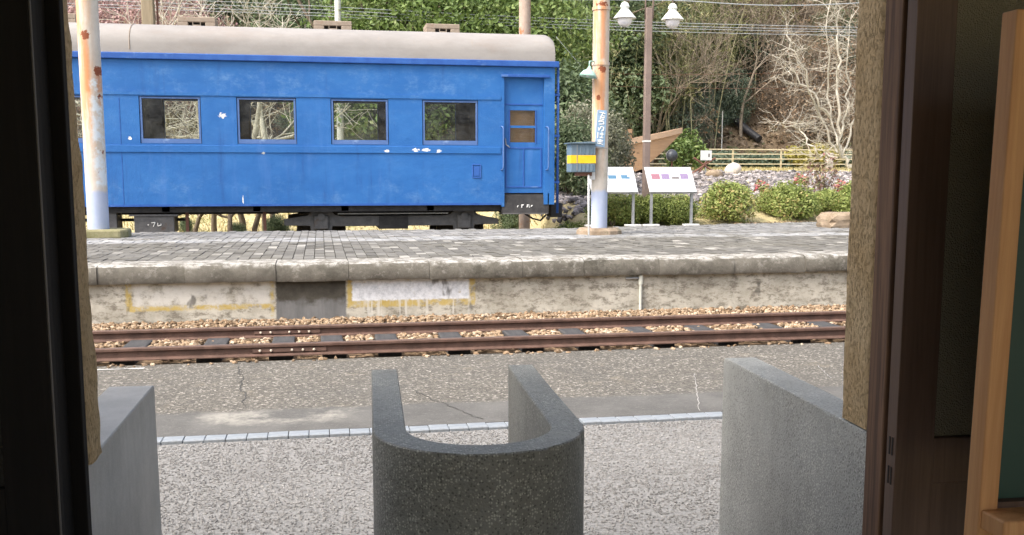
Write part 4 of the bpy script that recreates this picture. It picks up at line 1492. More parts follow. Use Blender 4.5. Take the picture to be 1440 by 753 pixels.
gate_wall('speckled grey concrete ticket gate wall below the sunlit rough plaster jamb beside the blackboard', HW + .002, 1.02, -.155, .915, .015, 'terrazzo_light', 5)
gate_wall('smooth grey concrete ticket gate wall against the dark jamb by the door coloured dark for shade', -1.035, -HW + .006, -.208, .705, -.035, 'smooth_concrete', 6)

# =================================================================== blackboard standing in the room
bb = empty('blackboard', (0, 0, 0))
tag(bb, 'green blackboard in a light pine frame standing before the sliding door', 'blackboard')
bb.location = (BO[0], BO[1], 0)
bb.rotation_euler = (0, 0, TH)
bx, by = .840, -.70
for xx in (bx, bx + 1.10):
    lg = MB().box(0, .038, 0, .046, 0, 1.80).build('post', M['pine'], bb, bevel=.003, loc=(xx, by, 0))
    lg.rotation_euler = (0, rad(.9), 0)
MB().box(bx + .06, bx + 1.115, by + .022, by + .034, .885, 1.68).build('board', M['green_board'], bb)
MB().box(bx + .042, bx + 1.10, by + .006, by + .04, 1.681, 1.73).build('top_rail', M['pine'], bb, bevel=.003)
MB().box(bx - .002 + .02, bx + 1.12, by - .07, by + .045, .835, .872).build('chalk_ledge', M['pine'], bb, bevel=.004)
MB().box(bx + .05, bx + 1.10, by + .004, by + .04, .8725, .884).build('ledge_lip', M['dark_wood'], bb)
MB().box(bx - .0, bx + 1.13, by - .0, by + .04, .30, .36).build('stretcher', M['pine'], bb, bevel=.003)
for xx in (bx, bx + 1.10):
    MB().box(xx - .004, xx + .038, by - .22, by + .26, 0.0, .05).build('foot', M['pine'], bb, bevel=.004)

# =================================================================== vegetation
rv = np.random.default_rng(77)


def leaf_mesh(name, centers, radii, n, size, mat, rng, aspect=.5, shell=.5, up=.3):
    """leaf sized faces spread through several lobes, denser towards each lobe's skin"""
    centers = np.asarray(centers, float)
    radii = np.asarray(radii, float)
    if radii.ndim == 1:
        radii = np.repeat(radii[:, None], 3, 1)
    wgt = radii.prod(1) ** (2 / 3)
    idx = rng.choice(len(centers), n, p=wgt / wgt.sum())
    dv = rng.normal(0, 1, (n, 3))
    dv /= np.linalg.norm(dv, axis=1, keepdims=True)
    rr = rng.uniform(shell ** 3, 1.1, n) ** (1 / 3) * (1 + np.abs(rng.normal(0, .11, n)))
    P = centers[idx] + dv * radii[idx] * rr[:, None]
    nrm = dv * .6 + rng.normal(0, .6, (n, 3)) + np.array([0, 0, up])
    nrm /= np.linalg.norm(nrm, axis=1, keepdims=True)
    a = np.cross(nrm, rng.normal(0, 1, (n, 3)))
    a /= np.linalg.norm(a, axis=1, keepdims=True)
    b = np.cross(nrm, a)
    s = size * rng.uniform(.6, 1.4, n)[:, None]
    q = np.stack([P - a * s, P + b * s * aspect + nrm * s * .12, P + a * s, P - b * s * aspect + nrm * s * .12], 1)
    f = np.arange(n * 4).reshape(n, 4)
    lob = rng.uniform(-.18, .18, len(centers))
    r = np.clip(rng.beta(2.2, 2.2, n) + lob[idx], 0, 1)
    return mesh_np(name, q.reshape(-1, 3), f, mat, False, r)


def branches(rng, h, r0, depth, spread, up, kids, lean=(0, 0), seg=4, min_r=.006, len_k=.68):
    """tapered limbs as (points, radii) lists"""
    res = []

    def grow(p, d, L, r, dep):
        pts, rs = [p.copy()], [r]
        d = d.copy()
        for i in range(seg):
            d = d + rng.normal(0, .13, 3) + np.array([0, 0, up * .12])
            d /= np.linalg.norm(d)
            p = p + d * L / seg
            pts.append(p.copy())
            rs.append(max(min_r, r * (1 - .45 * (i + 1) / seg)))
        res.append((pts, rs))
        if dep <= 0:
            return
        for k in range(kids):
            j = rng.integers(1 if dep < depth else 2, seg + 1)
            q = rng.normal(0, 1, 3)
            q -= d * q.dot(d)
            q /= np.linalg.norm(q) + 1e-6
            nd = d * (1 - spread) + q * spread + np.array([0, 0, up * .3])
            nd /= np.linalg.norm(nd)
            grow(pts[j], nd, L * len_k * rng.uniform(.7, 1.2), max(min_r, rs[j] * .62), dep - 1)
    grow(np.zeros(3), np.array([lean[0], lean[1], 1.0]), h, r0, depth)
    return res


def limbs_mesh(name, br, mat, n=5):
    m = MB()
    for pts, rs in br:
        k = n if rs[0] > .03 else (4 if rs[0] > .014 else 3)
        m.tube(pts, list(rs), k, False)
    me = bpy.data.meshes.new(name)
    me.from_pydata(m.v, [], m.f)
    me.materials.append(mat)
    me.polygons.foreach_set('use_smooth', [True] * len(me.polygons))
    me.update()
    return me


def leafy_proto(seed, h, w, n, size, mat, bark='bark', lobes=14, base=.25, aspect=.5):
    r = np.random.default_rng(seed)
    c, rd = [], []
    for k in range(lobes):
        zz = base * h + (1 - base) * h * (k + .5) / lobes
        q = (zz / h - base) / (1 - base)
        rad_ = w * (.35 + .65 * math.sin(math.pi * min(1, q * .8 + .18)))
        an = r.uniform(0, 6.28)
        off = rad_ * r.uniform(.25, .8)
        c.append((off * math.cos(an), off * math.sin(an), zz))
        s = rad_ * r.uniform(.42, .66)
        rd.append((s, s, s * r.uniform(.6, .9)))
    crown = leaf_mesh('crown', c, rd, n, size, M[mat], r, aspect)
    br = branches(r, h * .62, w * .055 + .04, 2, .5, .5, 4)
    return limbs_mesh('trunk', br, M[bark]), crown


def bare_proto(seed, h, r0, bark, depth=4, kids=4, spread=.55, up=.5, lean=(0, 0), len_k=.66, leaf_=None, min_r=.008):
    r = np.random.default_rng(seed)
    br = branches(r, h, r0, depth, spread, up, kids, lean, 4, min_r, len_k)
    t_ = limbs_mesh('trunk', br[:1], M[bark], 8)
    cr = limbs_mesh('crown', br[1:], M[bark], 5)
    lm_ = None
    if leaf_:
        tips = np.array([p[0][-1] for p in br if len(p[0])])
        tips = tips[rng_choice(len(tips), leaf_[1], r)]
        lm_ = leaf_mesh('leaves', tips, np.full(len(tips), leaf_[3]), leaf_[2], leaf_[4], M[leaf_[0]], r, .5, .1)
    return t_, cr, lm_


def rng_choice(n, k, r):
    return r.choice(n, min(n, k), replace=False)


def plant(name, label, cat, group, parts, loc, rz, s):
    e = empty(name, loc, rz)
    e.scale = (s, s, s) if not isinstance(s, tuple) else s
    tag(e, label, cat, group)
    for pn, me in parts:
        if me is not None:
            obj(pn, me, e)
    return e


def ground_at(u, y):
    p = aty(u, 250, y)
    return (p[0], y, float(tz(p[0], y)) - .05)


random.seed(31)
PROTO = {
    'dark': [leafy_proto(101 + k, 7.5, 2.6, 17000, .088, 'leaf_dark', lobes=26, base=.08) for k in range(3)],
    'mid': [leafy_proto(111 + k, 7.5, 3.0, 24000, .078, 'leaf_mid', lobes=28, base=.08) for k in range(2)],
    'blue': [leafy_proto(121 + k, 6.0, 2.4, 14000, .085, 'leaf_blue', lobes=22, base=.06) for k in range(2)],
}
LAB = {
    'dark': ('evergreen_tree', 'dense dark green evergreen tree on the hillside behind the railway', 'tree', 'dark evergreen trees on the hillside'),
    'mid': ('leafy_tree', 'bright yellowish green leafy tree behind the coach roof and posts', 'tree', 'bright green leafy trees'),
    'blue': ('evergreen_shrub', 'rounded blue green evergreen on the slope', 'tree', 'blue green evergreens on the slope'),
}


def put(kind, u, y, s, dz=0, label=None):
    nm, lab, cat, grp = LAB[kind]
    pr_ = random.choice(PROTO[kind])
    x_, y_, z_ = ground_at(u, y)
    return plant(nm, label or lab, cat, grp, [('trunk', pr_[0]), ('crown', pr_[1])], (x_, y_, z_ + dz), random.uniform(0, 6.28), s)


# bright green trees behind the coach
for (u, y, s, w_) in ((545, 36, 1.1, 'bright green leafy tree next to the pale concrete utility pole'), (615, 35, 1.2, 'bright green leafy tree rising behind the roof ventilator nearest the coach door'),
                      (685, 36, 1.15, 'bright green leafy tree between the door end ventilator and the round rusty post'), (745, 38, 1.1, 'bright green leafy tree directly behind the round rusty post')):
    put('mid', u, y, s, label=w_)
# dark evergreens right of the coach, and on the slope
for (u, y, s) in ((800, 46, 1.0), (850, 45, 1.1), (905, 47, 1.05), (830, 52, 1.1), (960, 52, .75), (440, 46, 1.05), (480, 47, 1.0), (395, 52, 1.0), (300, 50, .95), (880, 58, 1.1), (780, 58, 1.2)):
    put('dark', u, y, s)
for (u, y, s) in ((955, 45, .62), (985, 46, .45), (1065, 56, .7), (1110, 58, .75), (1150, 62, .9), (1090, 50, .42), (350, 47, .6)):
    put('blue', u, y, s)
for (u, y, s) in ((1030, 47, .45), (1005, 50, .6), (1055, 50, .55), (1080, 53, .6), (1125, 48, .4), (1160, 50, .5), (1195, 49, .55), (1230, 50, .6), (1040, 58, .8), (1180, 56, .8), (1100, 62, .9), (260, 48, .7), (210, 50, .8), (150, 49, .8), (430, 44, .5)):
    put(random.choice(('blue', 'dark')), u, y, s)
# the wood higher up the slope
for k in range(46):
    u = -160 + 1560 * ((k * .618) % 1)
    y = 60 + 22 * ((k * .377) % 1)
    q = (k * .73) % 1
    put('dark' if q < .62 else 'blue', u, y, random.uniform(.8, 1.15), label=None)

for (u, y, s) in ((1290, 47, .6), (1350, 49, .7), (1420, 48, .8), (1480, 51, .9), (1560, 49, .8), (1640, 52, 1.0), (1310, 56, .9), (1400, 58, 1.0), (1520, 58, 1.0), (0, 47, .9), (-80, 48, 1.0), (-160, 50, 1.0), (60, 50, 1.0)):
    put(random.choice(('blue', 'dark')), u, y, s)
# bare trees
BARE = {
    'white': [bare_proto(201 + k, 3.2, .12, 'bark_pale', 4, 4, .58, .25, (.1 * (k - 1), 0), .74) for k in range(3)],
    'tan': [bare_proto(211 + k, 3.6, .10, 'bark_tan', 4, 4, .55, .4, (0, 0), .72, None) for k in range(2)],
    'rose': [bare_proto(221 + k, 3.0, .12, 'bark_rose', 4, 5, .5, .6, (0, 0), .68, ('leaf_pink', 500, 9000, .35, .05)) for k in range(2)],
    'scrub': [bare_proto(231 + k, 1.5, .045, 'bark_tan', 4, 5, .72, .12, (0, 0), .78, ('leaf_brown', 200, 700, .3, .06), .006) for k in range(2)],
}
BLAB = {
    'white': ('bare_tree', 'leafless tree with pale whitish bark and spreading branches', 'tree', 'pale leafless trees'),
    'tan': ('bare_tree', 'leafless tan barked tree among the brown scrub on the slope', 'tree', 'tan leafless trees'),
    'rose': ('budding_tree', 'leafless tree with a pinkish haze of buds behind the coach roof', 'tree', 'pinkish budding trees'),
    'scrub': ('dry_shrub', 'tangled dry brown shrub on the leaf covered slope', 'shrub', 'dry brown shrubs on the slope'),
}


def bare(kind, u, y, s, rz=None, dz=0, label=None):
    nm, lab, cat, grp = BLAB[kind]
    pr_ = random.choice(BARE[kind])
    x_, y_, z_ = ground_at(u, y)
    return plant(nm, label or lab, cat, grp, [('trunk', pr_[0]), ('crown', pr_[1]), ('buds' if kind == 'rose' else 'dead_leaves', pr_[2])], (x_, y_, z_ + dz), random.uniform(0, 6.28) if rz is None else rz, s)


for (u, y, s) in ((285, 33, 1.05), (335, 32, 1.0), (378, 34, 1.1), (150, 34, 1.0)):
    bare('white', u, y, s)
for (u, y, s) in ((150, 40, 1.25), (195, 38, 1.2), (235, 41, 1.25), (262, 44, 1.2), (110, 42, 1.2), (60, 41, 1.2)):
    bare('rose', u, y, s)
for (u, y, s) in ((1020, 50, 1.2), (1050, 54, 1.2), (990, 55, 1.1), (1085, 48, .9), (940, 50, 1.1), (1130, 52, 1.2), (1180, 52, 1.2), (560, 50, 1.0), (1215, 46, 1.1), (870, 49, .9), (915, 44, .9), (950, 45, .9), (1000, 46, 1.0), (1040, 46, .9), (1110, 46, .9), (1270, 46, 1.0), (1330, 47, 1.1), (1440, 47, 1.1)):
    bare('tan', u, y, s)
for k in range(80):
    u = 930 + 330 * ((k * .618) % 1)
    y = 44.5 + 17 * ((k * .377) % 1)
    bare('scrub', u, y, random.uniform(.8, 1.5))
for k in range(16):
    u = 130 + 420 * ((k * .618) % 1)
    y = 43 + 8 * ((k * .377) % 1)
    bare('scrub', u, y, random.uniform(.8, 1.4))

# the big white tree beside the plaster jamb: trunk leaning, built for its own shape
rt = np.random.default_rng(55)
base = aty(1204, 246, 37.0)
base[2] = float(tz(base[0], 37.0)) - .05


def wp(u, v, y=37.0):
    return aty(u, v, y) - base


main = [[(1204, 244), (1190, 232), (1182, 222), (1183, 190), (1180, 150), (1177, 100), (1178, 70), (1176, 30), (1180, -20)],
        [(1182, 222), (1178, 205), (1168, 165), (1165, 120), (1164, 60), (1166, 10), (1170, -30)],
        [(1178, 215), (1165, 190), (1150, 155), (1135, 115), (1121, 78), (1112, 60), (1108, 45)],
        [(1180, 222), (1165, 222), (1148, 214), (1135, 196), (1125, 178), (1110, 178), (1095, 172)],
        [(1168, 165), (1150, 140), (1135, 122), (1118, 102), (1100, 104)],
        [(1183, 190), (1190, 160), (1196, 120), (1192, 70), (1198, 20)],
        [(1182, 222), (1196, 190), (1206, 150), (1212, 90), (1210, 20)]]
br = []
for i, ln in enumerate(main):
    pts, rs = [], []
    for j, (u, v) in enumerate(ln):
        yy_ = 37.0 + (0 if i == 0 else (rt.uniform(-.6, .6) * min(1, j / 2)))
        pts.append(wp(u, v, yy_))
    fine = []
    for j in range(len(pts) - 1):
        for q in (0, 1 / 3, 2 / 3):
            w_ = rt.normal(0, .07, 3) if q else np.zeros(3)
            fine.append(pts[j] * (1 - q) + pts[j + 1] * q + w_)
    fine.append(pts[-1])
    pts = fine
    ln = pts
    r0 = .085 if i == 0 else .05
    rs = [max(.013, r0 * (1 - .75 * j / len(ln))) for j in range(len(ln))]
    br.append((pts, rs))
    for j in range(4, len(pts)):
        for q in range(2):
            d_ = rt.normal(0, 1, 3) * np.array([1, .8, .6]) + np.array([-.25, 0, .35])
            d_ /= np.linalg.norm(d_)
            L = rt.uniform(.5, 1.3)
            p = pts[j] * 1.0 + (pts[j - 1] - pts[j]) * rt.uniform(0, 1)
            sub = [p]
            dd = d_.copy()
            for s_ in range(4):
                dd = dd + rt.normal(0, .2, 3)
                dd /= np.linalg.norm(dd)
                sub.append(sub[-1] + dd * L / 4)
            br.append((sub, [.014, .012, .010, .008, .006]))
            for w_ in range(4):
                k0 = rt.integers(1, 5)
                dd = d_ + rt.normal(0, .6, 3)
                dd /= np.linalg.norm(dd)
                l2 = rt.uniform(.25, .7)
                tw = [sub[k0], sub[k0] + dd * l2 * .5 + rt.normal(0, .04, 3), sub[k0] + dd * l2 + rt.normal(0, .08, 3)]
                br.append((tw, [.008, .0065, .005]))
e = empty('bare_tree', tuple(base))
tag(e, 'white barked leafless tree with twisted branches behind the beige fence', 'tree')
obj('trunk', limbs_mesh('trunk', br[:1], M['bark_pale'], 8), e)
obj('crown', limbs_mesh('crown', br[1:], M['bark_pale'], 6), e)

# bamboo and cane clumps
def bamboo_proto(seed, h, n):
    r = np.random.default_rng(seed)
    m = MB()
    tops = []
    for k in range(n):
        x_, y_ = r.normal(0, .7, 2)
        ln = r.normal(0, .09, 2)
        hh = h * r.uniform(.7, 1.1)
        pts = [(x_ + ln[0] * hh * (q / 5) ** 1.6, y_ + ln[1] * hh * (q / 5) ** 1.6, hh * q / 5) for q in range(6)]
        m.tube(pts, [.024, .023, .021, .017, .012, .006], 5, False)
        for q in (3, 4, 5):
            tops.append(pts[q])
    me = bpy.data.meshes.new('canes')
    me.from_pydata(m.v, [], m.f)
    me.materials.append(M['cane'])
    me.update()
    lv = leaf_mesh('leaves', tops, np.full(len(tops), .55), 1500, .12, M['leaf_bamboo'], r, .22, .05)
    return me, lv


BB = [bamboo_proto(301, 6.0, 12), bamboo_proto(302, 6.5, 14)]
for (u, y, s) in ((975, 49, 1.0), (1000, 51, 1.0), (1020, 48, .9), (950, 53, 1.1), (825, 43.5, .8), (800, 44.5, .8), (905, 44.5, 1.0), (930, 44, 1.0), (985, 45, .95), (960, 47, 1.1), (1065, 50, 1.0), (890, 46, 1.1), (860, 50, 1.1), (1040, 53, 1.0), (925, 49, .95)):
    x_, y_, z_ = ground_at(u, y)
    c_ = random.choice(BB)
    plant('bamboo_clump', 'clump of thin upright bamboo canes on the hillside', 'bamboo', 'bamboo clumps on the hillside', [('canes', c_[0]), ('leaves', c_[1])], (x_, y_, z_), random.uniform(0, 6), s)


# shrubs
def shrub_proto(seed, w, h, n, size, mat, lobes=9, aspect=.45):
    r = np.random.default_rng(seed)
    c, rd = [], []
    for k in range(lobes):
        an, q = r.uniform(0, 6.28), math.sqrt(r.uniform(0, 1))
        zz = h * (.3 + .38 * (1 - q * q) * r.uniform(.7, 1.1))
        c.append((w * .62 * q * math.cos(an), w * .62 * q * math.sin(an), zz))
        s = w * r.uniform(.30, .44)
        rd.append((s, s, h * r.uniform(.28, .36)))
    lv = leaf_mesh('foliage', c, rd, n, size, M[mat], r, aspect, .55, .5)
    br = []
    for k in range(9):
        an = r.uniform(0, 6.28)
        p1 = np.array([math.cos(an) * w * .5, math.sin(an) * w * .5, h * .65]) * r.uniform(.6, 1)
        br.append(([np.zeros(3), p1 * .5 + np.array([0, 0, .04]), p1], [.016, .011, .006]))
    return limbs_mesh('stems', br, M['bark'], 5), lv


def shrub(name, label, group, pr_, x_, y_, s, rz=0.0, z_=None, cat='shrub'):
    return plant(name, label, cat, group, [('stems', pr_[0]), ('foliage', pr_[1])], (x_, y_, float(tz(x_, y_)) - .03 if z_ is None else z_), rz, s)


AZ = [shrub_proto(401 + k, .66, .82, 9000, .030, 'leaf_azalea', 14) for k in range(3)]
GA = 'azalea shrubs along the platform back'
for k, (u, y, s, lab) in enumerate([
        (808, 18.3, .8, 'low yellow green shrub between coach end and the rusty post'),
        (862, 18.2, .85, 'yellow green shrub behind the board with blue pictures'),
        (885, 18.5, .80, 'yellow green shrub in the gap between the two information boards'),
        (920, 18.4, .8, 'yellow green shrub behind the left leg of the pink picture board'),
        (950, 18.5, .8, 'yellow green shrub behind the right leg of the pink picture board'),
        (1022, 18.7, 1.12, 'largest round yellow green shrub beside the pink picture board'),
        (1108, 19.0, .98, 'rounded yellow green shrub between the largest shrub and the reddish nandina'),
        (1085, 19.35, .7, 'small yellow green shrub tucked behind the rounded shrubs'),
        (1168, 19.2, .75, 'low yellow green shrub in front of the reddish nandina'),
        (1210, 19.3, .9, 'yellow green shrub behind the stone block at the jamb')]):
    x_ = aty(u, 300, y)[0]
    shrub('azalea_shrub', lab, GA, AZ[k % 3], x_, y, s, k * 1.3)
NA_ = shrub_proto(411, .5, 1.1, 420, .045, 'leaf_red', 8)
x_ = aty(1158, 280, 20.2)[0]
shrub('nandina_shrub', 'reddish leaved nandina shrub behind the yellow green shrubs', None, NA_, x_, 20.2, 1.05)
FL = shrub_proto(412, .3, .45, 260, .045, 'leaf_flower', 5)
for (u, v, lab) in ((1072, 262, 'small red flowering shrub on the grey rubble'), (1126, 250, 'tiny red flowering shrub on the rubble near the nandina'), (1184, 270, 'red flowering shrub beside the jamb behind the low shrub')):
    y = 22.5 if v > 255 else 26
    x_ = aty(u, v, y)[0]
    shrub('flowering_shrub', lab, 'red flowering shrubs on the rubble', FL, x_, y, .9)
OL = shrub_proto(421, 1.3, 2.6, 17000, .045, 'leaf_olive', 16)
DK = shrub_proto(422, 1.2, 2.0, 12000, .05, 'leaf_dark', 14)
p = aty(832, 280, 23.5)
shrub('olive_shrub', 'large grey green bush behind the rusty post and cabinet', None, OL, p[0], 23.5, .92)
p = aty(800, 280, 22.2)
shrub('evergreen_bush', 'dark green bush between coach end and cabinet', None, DK, p[0], 22.2, .9)
p = aty(786, 280, 27)
shrub('evergreen_bush', 'tall dark green bush behind the coach end', None, DK, p[0], 27, 1.7)
YB = shrub_proto(431, 1.2, 1.1, 3500, .08, 'leaf_yellow', 10)
for (u, s) in ((1115, .9), (1150, 1.0)):
    p = aty(u, 235, 41.5)
    shrub('golden_bush', 'golden yellow bush behind the beige fence', 'golden bushes behind the fence', YB, p[0], 41.5, s)
LG = shrub_proto(432, .8, 1.3, 2500, .07, 'leaf_mid', 9)
p = aty(962, 225, 36.5)
shrub('light_shrub', 'light green shrub beside the wooden boat bow', None, LG, p[0], 36.5, 1.25)
HG = shrub_proto(433, 1.3, .9, 2600, .08, 'leaf_blue', 10)
for k, u in enumerate(range(965, 1230, 24)):
    p = aty(u, 215, 42.3)
    shrub('hedge_plant', 'pale green hedge plant in the row behind the beige fence', 'hedge row behind the fence', HG, p[0], 42.3, random.uniform(.85, 1.05), k * 1.1)
# undergrowth seen below the coach
for k, (u, y, s) in enumerate(((262, 24.5, .2), (333, 23, .22), (388, 23, .3), (720, 23.2, .45), (765, 23.5, .6))):
    p = aty(u, 300, y)
    shrub('track_weed_bush', 'dark leafy bush seen through the gap under the coach', 'bushes seen under the coach', DK, p[0], y, s, k)
BT = bare_proto(251, 1.5, .07, 'bark', 3, 4, .6, .2)
for (u, y, s) in ((215, 23, .9), (272, 22.5, .8), (300, 24.2, 1.0), (322, 22, .9), (342, 23.6, 1.1), (356, 22.4, 1.0), (372, 25, .9), (383, 23, 1.0)):
    p = aty(u, 300, y)
    plant('bare_sapling', 'dark bare sapling standing behind the coach underframe', 'sapling', 'saplings behind the coach', [('trunk', BT[0]), ('crown', BT[1])], (p[0], y, float(tz(p[0], y)) - .05), random.uniform(0, 6), s)

# leaf litter and undergrowth on the slope
n = 60000
X_ = rv.uniform(-30, 62, n)
Y_ = 43.5 + 40 * rv.uniform(0, 1, n) ** 1.6
Z_ = tz(X_, Y_) + rv.uniform(0, .25, n) ** 1.5
P = np.stack([X_, Y_, Z_], 1)
nr = rv.normal(0, .7, (n, 3)) + np.array([0, -.6, .8])
nr /= np.linalg.norm(nr, axis=1, keepdims=True)
a = np.cross(nr, rv.normal(0, 1, (n, 3)))
a /= np.linalg.norm(a, axis=1, keepdims=True)
b = np.cross(nr, a)
s = .13 * rv.uniform(.5, 1.5, n)[:, None]
q = np.stack([P - a * s, P + b * s * .5, P + a * s, P - b * s * .5], 1)
patch = .5 + .5 * np.sin(X_ * .5 + 1.3 * np.sin(Y_ * .4)) * np.cos(Y_ * .37)
o = obj('undergrowth', mesh_np('undergrowth', q.reshape(-1, 3), np.arange(n * 4).reshape(n, 4), M['leaf_litter'], False, np.clip(.7 * rv.uniform(0, 1, n) + .4 * (patch > .72), 0, 1)))
tag(o, 'fallen brown leaves and low green undergrowth covering the hillside', 'undergrowth', kind='stuff')
# dry grass behind the coach and behind the rubble
n = 42000
X_ = np.where(rv.uniform(0, 1, n) < .55, rv.uniform(-14, 8, n), rv.uniform(8, 34, n))
Y_ = np.where(X_ < 5, rv.uniform(21, 42, n), rv.uniform(34.5, 43.5, n))
Z_ = tz(X_, Y_) - .01
h = rv.uniform(.05, .16, n)
an = rv.uniform(0, 6.28, n)
dx, dy = np.cos(an), np.sin(an)
wv = .02
P = np.stack([X_, Y_, Z_], 1)
tip = P + np.stack([rv.normal(0, .06, n), rv.normal(0, .06, n), h], 1)
off = np.stack([dx * wv, dy * wv, np.zeros(n)], 1)
q = np.stack([P - off, P + off, tip], 1)
o = obj('dry_grass', mesh_np('dry_grass', q.reshape(-1, 3), np.arange(n * 3).reshape(n, 3), M['leaf_grass'], False, rv.uniform(0, 1, n)))
tag(o, 'short dry yellowish grass behind the coach and along the fence', 'grass', kind='stuff')
# rubble bank
n = 16000
Y_ = 19.6 + 15.5 * rv.uniform(0, 1, n) ** 1.25
X_ = rv.uniform(4.8, 22, n)
P = np.stack([X_, Y_, tz(X_, Y_) + rv.uniform(-.03, .05, n)], 1)
o = stones('rubble', P, rv.uniform(.035, .10, n), M['rubble'], ICO, rv, .65)
tag(o, 'grey and pinkish rubble stones covering the bank behind the shrubs', 'rubble', kind='stuff')
# fallen leaves at the back of the platform and weeds along the wall foot
n = 260
X_ = rv.uniform(7.6, 10.5, n)
P = np.stack([X_, yback(X_) - rv.uniform(0, .5, n) ** 2, np.full(n, .645)], 1)
a = rv.normal(0, 1, (n, 3)) * np.array([1, 1, .25])
a /= np.linalg.norm(a, axis=1, keepdims=True)
b = np.cross(np.array([0, 0, 1.0]), a)
q = np.stack([P - a * .03, P + b * .018, P + a * .03, P - b * .018], 1)
o = obj('fallen_leaves', mesh_np('fallen_leaves', q.reshape(-1, 3), np.arange(n * 4).reshape(n, 4), M['leaf_brown'], False, rv.uniform(0, 1, n)))
tag(o, 'scattered brown fallen leaves on pavers near the stone block', 'leaves', kind='stuff')

# =================================================================== things beyond the platform
# fence
fx0, fx1 = 12.6, 36.0
fc = empty('fence', (0, 40.0, 0))
tag(fc, 'low beige metal fence with horizontal rails below the hillside', 'fence')
x_ = fx0
while x_ < fx1:
    zb = float(tz(x_, 40.0))
    MB().box(x_ - .03, x_ + .03, -.03, .03, zb - .1, 2.67).build('post', M['fence_paint'], fc)
    x_ += 2.15
for z_ in (2.66, 2.47, 2.27, 2.06):
    MB().box(fx0, fx1, -.055, -.031, z_ - .022, z_ + .022).build('rail', M['fence_paint'], fc)
# boat
bt = empty('wooden_boat', (0, 0, 0))
tag(bt, 'brown wooden boat with a raised pointed bow beyond the lamp post', 'boat')
sta = []
for (u, vt, vb, hw) in ((958, 182, 188, .02), (945, 185, 201, .20), (930, 188.5, 215, .38), (915, 191.5, 228, .52), (898, 195, 243, .66), (880, 198.5, 250, .76), (850, 204, 252, .85), (800, 210, 252, .9), (740, 212, 252, .9)):
    t_, b_ = aty(u, vt, 34.0), aty(u, vb, 34.0)
    sta.append((t_[0], t_[2], b_[2], hw))
vs, fs = [], []
for (x_, zt, zb, hw) in sta:
    zm = zb + (zt - zb) * .12
    vs += [(x_, 34 - hw * .93, zm), (x_, 34 - hw, zt), (x_, 34 - hw + min(.08, hw * .5), zt), (x_, 34 + hw - min(.08, hw * .5), zt), (x_, 34 + hw, zt), (x_, 34 + hw * .93, zm)]
for i in range(len(sta) - 1):
    for (j, k) in ((0, 1), (1, 2), (3, 4), (4, 5), (5, 0)):
        a = i * 6
        fs.append((a + j, a + k, a + 6 + k, a + 6 + j))
fs.append((0, 1, 2, 3, 4, 5))
MB().add(vs, fs).build('hull', M['boat_wood'], bt)
for s_ in (-1, 1):
    m = MB()
    vs, fs = [], []
    for (x_, zt, zb, hw) in sta:
        yo, yi = 34 + s_ * (hw + .05), 34 + s_ * max(hw - .06, 0)
        vs += [(x_ + .02, yo, zt - .13), (x_ + .02, yo, zt + .05), (x_ + .02, yi, zt + .05), (x_ + .02, yi, zt - .13)]
    for i in range(len(sta) - 1):
        for k in range(4):
            a = i * 4
            fs.append((a + k, a + (k + 1) % 4, a + 4 + (k + 1) % 4, a + 4 + k))
    fs += [(0, 1, 2, 3), tuple(range((len(sta) - 1) * 4, len(sta) * 4))]
    MB().add(vs, fs).build('gunwale', M['boat_rail'], bt)
for (u, hgt) in ((884, .5),):
    p = aty(u, 190, 34.6)
    MB().box(p[0] - .1, p[0] + .1, 34.5, 34.7, p[2] - .5, p[2] + .2).build('bow_post', M['boat_wood'], bt)
for (u, v) in ((905, 240), (860, 245), (780, 245)):
    p = aty(u, v, 34.0)
    zb = float(tz(p[0], 34))
    MB().box(p[0] - .12, p[0] + .12, 33.5, 34.5, zb - .1, max(p[2], zb + .12)).build('cradle', M['rust_wood'], bt)
# black float on a post
p = aty(945, 219, 33.5)
fl = empty('float_marker', (p[0], 33.5, float(tz(p[0], 33.5)) - .05))
tag(fl, 'dark round float on a thin stake beside the boat bow', 'float')
MB().cyl((0, 0, 0), (0, 0, p[2] - fl.location.z - .1), .02, 8).build('stake', M['rust_wood'], fl)
me = mesh_np('ball', ico(3)[0] * .20, ico(3)[1], M['black_float'], True)
obj('ball', me, fl, (0, 0, p[2] - fl.location.z))
MB().tube([(.2 * math.cos(a) , .02, p[2] - fl.location.z + .2 * math.sin(a)) for a in np.linspace(0, 6.283, 24)], .012, 5).build('ring', M['steel'], fl)
# small white notice with crossed rusty bars
p = aty(993, 219, 33.0)
zb = float(tz(p[0], 33)) - .05
ns = empty('small_notice', (p[0], 33.0, zb))
tag(ns, 'small white notice board above crossed rusty bars by the rubble', 'notice')
MB().box(-.20, .20, -.01, .01, p[2] - zb - .16, p[2] - zb + .17).build('board', M['panel_white'], ns)
MB().box(-.02, .02, .012, .04, 0, p[2] - zb + .1).build('post', M['steel'], ns)
m = MB()
for (a, b) in ((-.62, .35), (.5, -.42), (-.3, .1)):
    MB().tube([(a, .02, 0), (b, .04, .62)], .035, 6).build('rusty_bar', M['rust_wood'], ns)
MB().box(.07, .13, -.0125, -.0105, p[2] - zb - .05, p[2] - zb + .06).build('print', M['print_grey'], ns)
p = aty(1031, 233, 33)
o = rock('boulder', M['pale_rock'], (p[0], 33, float(tz(p[0], 33)) + .16), (.29, .25, .24), 3, 9, .15)
tag(o, 'pale whitish boulder on the rubble near the small notice', 'boulder')
p = aty(1005, 243, 31)
o = rock('boulder', M['old_stone'], (p[0], 31, float(tz(p[0], 31)) + .08), (.3, .25, .17), 3, 10, .15)
tag(o, 'low brownish boulder in front of the crossed rusty bars', 'boulder')
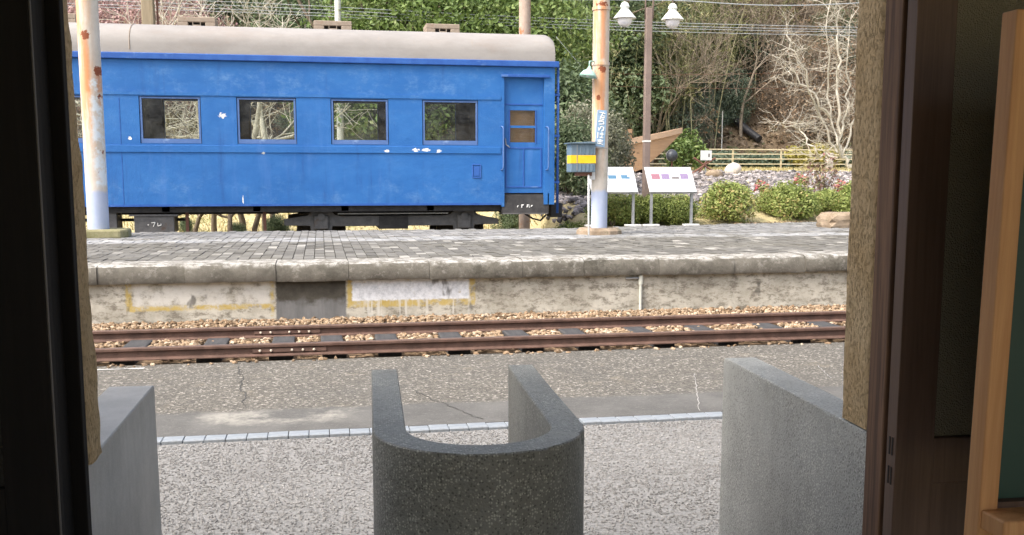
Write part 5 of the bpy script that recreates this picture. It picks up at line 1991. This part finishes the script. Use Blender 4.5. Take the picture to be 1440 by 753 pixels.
# short white post by the fence
p = aty(1166, 233, 39)
o = MB().box(-.12, .12, -.12, .12, 0, .75).build('stone_marker', M['pale_rock'], bevel=.02, loc=(p[0], 39, float(tz(p[0], 39)) - .05))
tag(o, 'short pale square stone marker in front of the fence', 'marker')
# black pipe on the hillside
a_, b_ = aty(1036, 170, 46.6), aty(1068, 196, 45.2)
o = MB().tube([tuple(a_), tuple(a_ * .5 + b_ * .5 + np.array([0, 0, -.05])), tuple(b_)], .17, 12).build('black_drainpipe', M['black_pipe'], smooth=True, auto=50)
tag(o, 'thick black drainpipe lying down the leaf covered slope', 'pipe')
# utility poles and wires
def pole(u, y, r, label, h=10.5):
    p = aty(u, 200, y)
    zb = float(tz(p[0], y)) - .1
    o = MB().tube([(0, 0, 0), (0, 0, h)], [r * 1.2, r * .85], 14).build('utility_pole', M['concrete_pole'], smooth=True, auto=50, loc=(p[0], y, zb))
    return tag(o, label, 'pole')


pole(479, 33, .10, 'pale concrete utility pole behind the coach beside the bright green trees')
pole(1015, 44, .025, 'thin pale stake standing below the black drainpipe', 2.6)
for k, (u0, v0, u1, v1, y, lab) in enumerate([
        (400, 6, 1230, 39, 33, 'topmost of the grey wires passing below the pendant lamps'),
        (400, 11, 1230, 43, 33, 'second of the grey wires passing below the pendant lamps'),
        (400, 16, 1230, 46, 33.2, 'third of the grey wires passing below the pendant lamps'),
        (400, 20, 1230, 51, 33.4, 'lowest of the grey wires passing below the pendant lamps'),
        (960, 1, 1230, 3, 28, 'pale blue grey cable high above the fence and white tree'),
        (790, 103, 1230, 98, 40, 'faint wire low across the dark evergreen trees'),
        (790, 119, 1230, 122, 40, 'faint wire just above the black drainpipe'),
        (782, 52, 850, 132, 30, 'stay wire slanting down from the coach roof end')]):
    a_, b_ = aty(u0, v0, y), aty(u1, v1, y)
    ext = 0 if k == 7 else .6
    d_ = b_ - a_
    pts = []
    for q in np.linspace(-ext, 1 + ext, 21):
        p = a_ + d_ * q
        sag = 0 if k == 7 else -.12 * math.sin(math.pi * min(1, max(0, q)))
        pts.append((p[0], p[1], p[2] + sag))
    o = MB().tube(pts, .009 if k < 4 else (.014 if k == 4 else .006), 5).build('overhead_wire', M['wire'], smooth=True)
    if k in (5, 6):
        o.data.materials[0] = M['rust_wood']
    tag(o, lab, 'wire', 'overhead wires behind the platform')
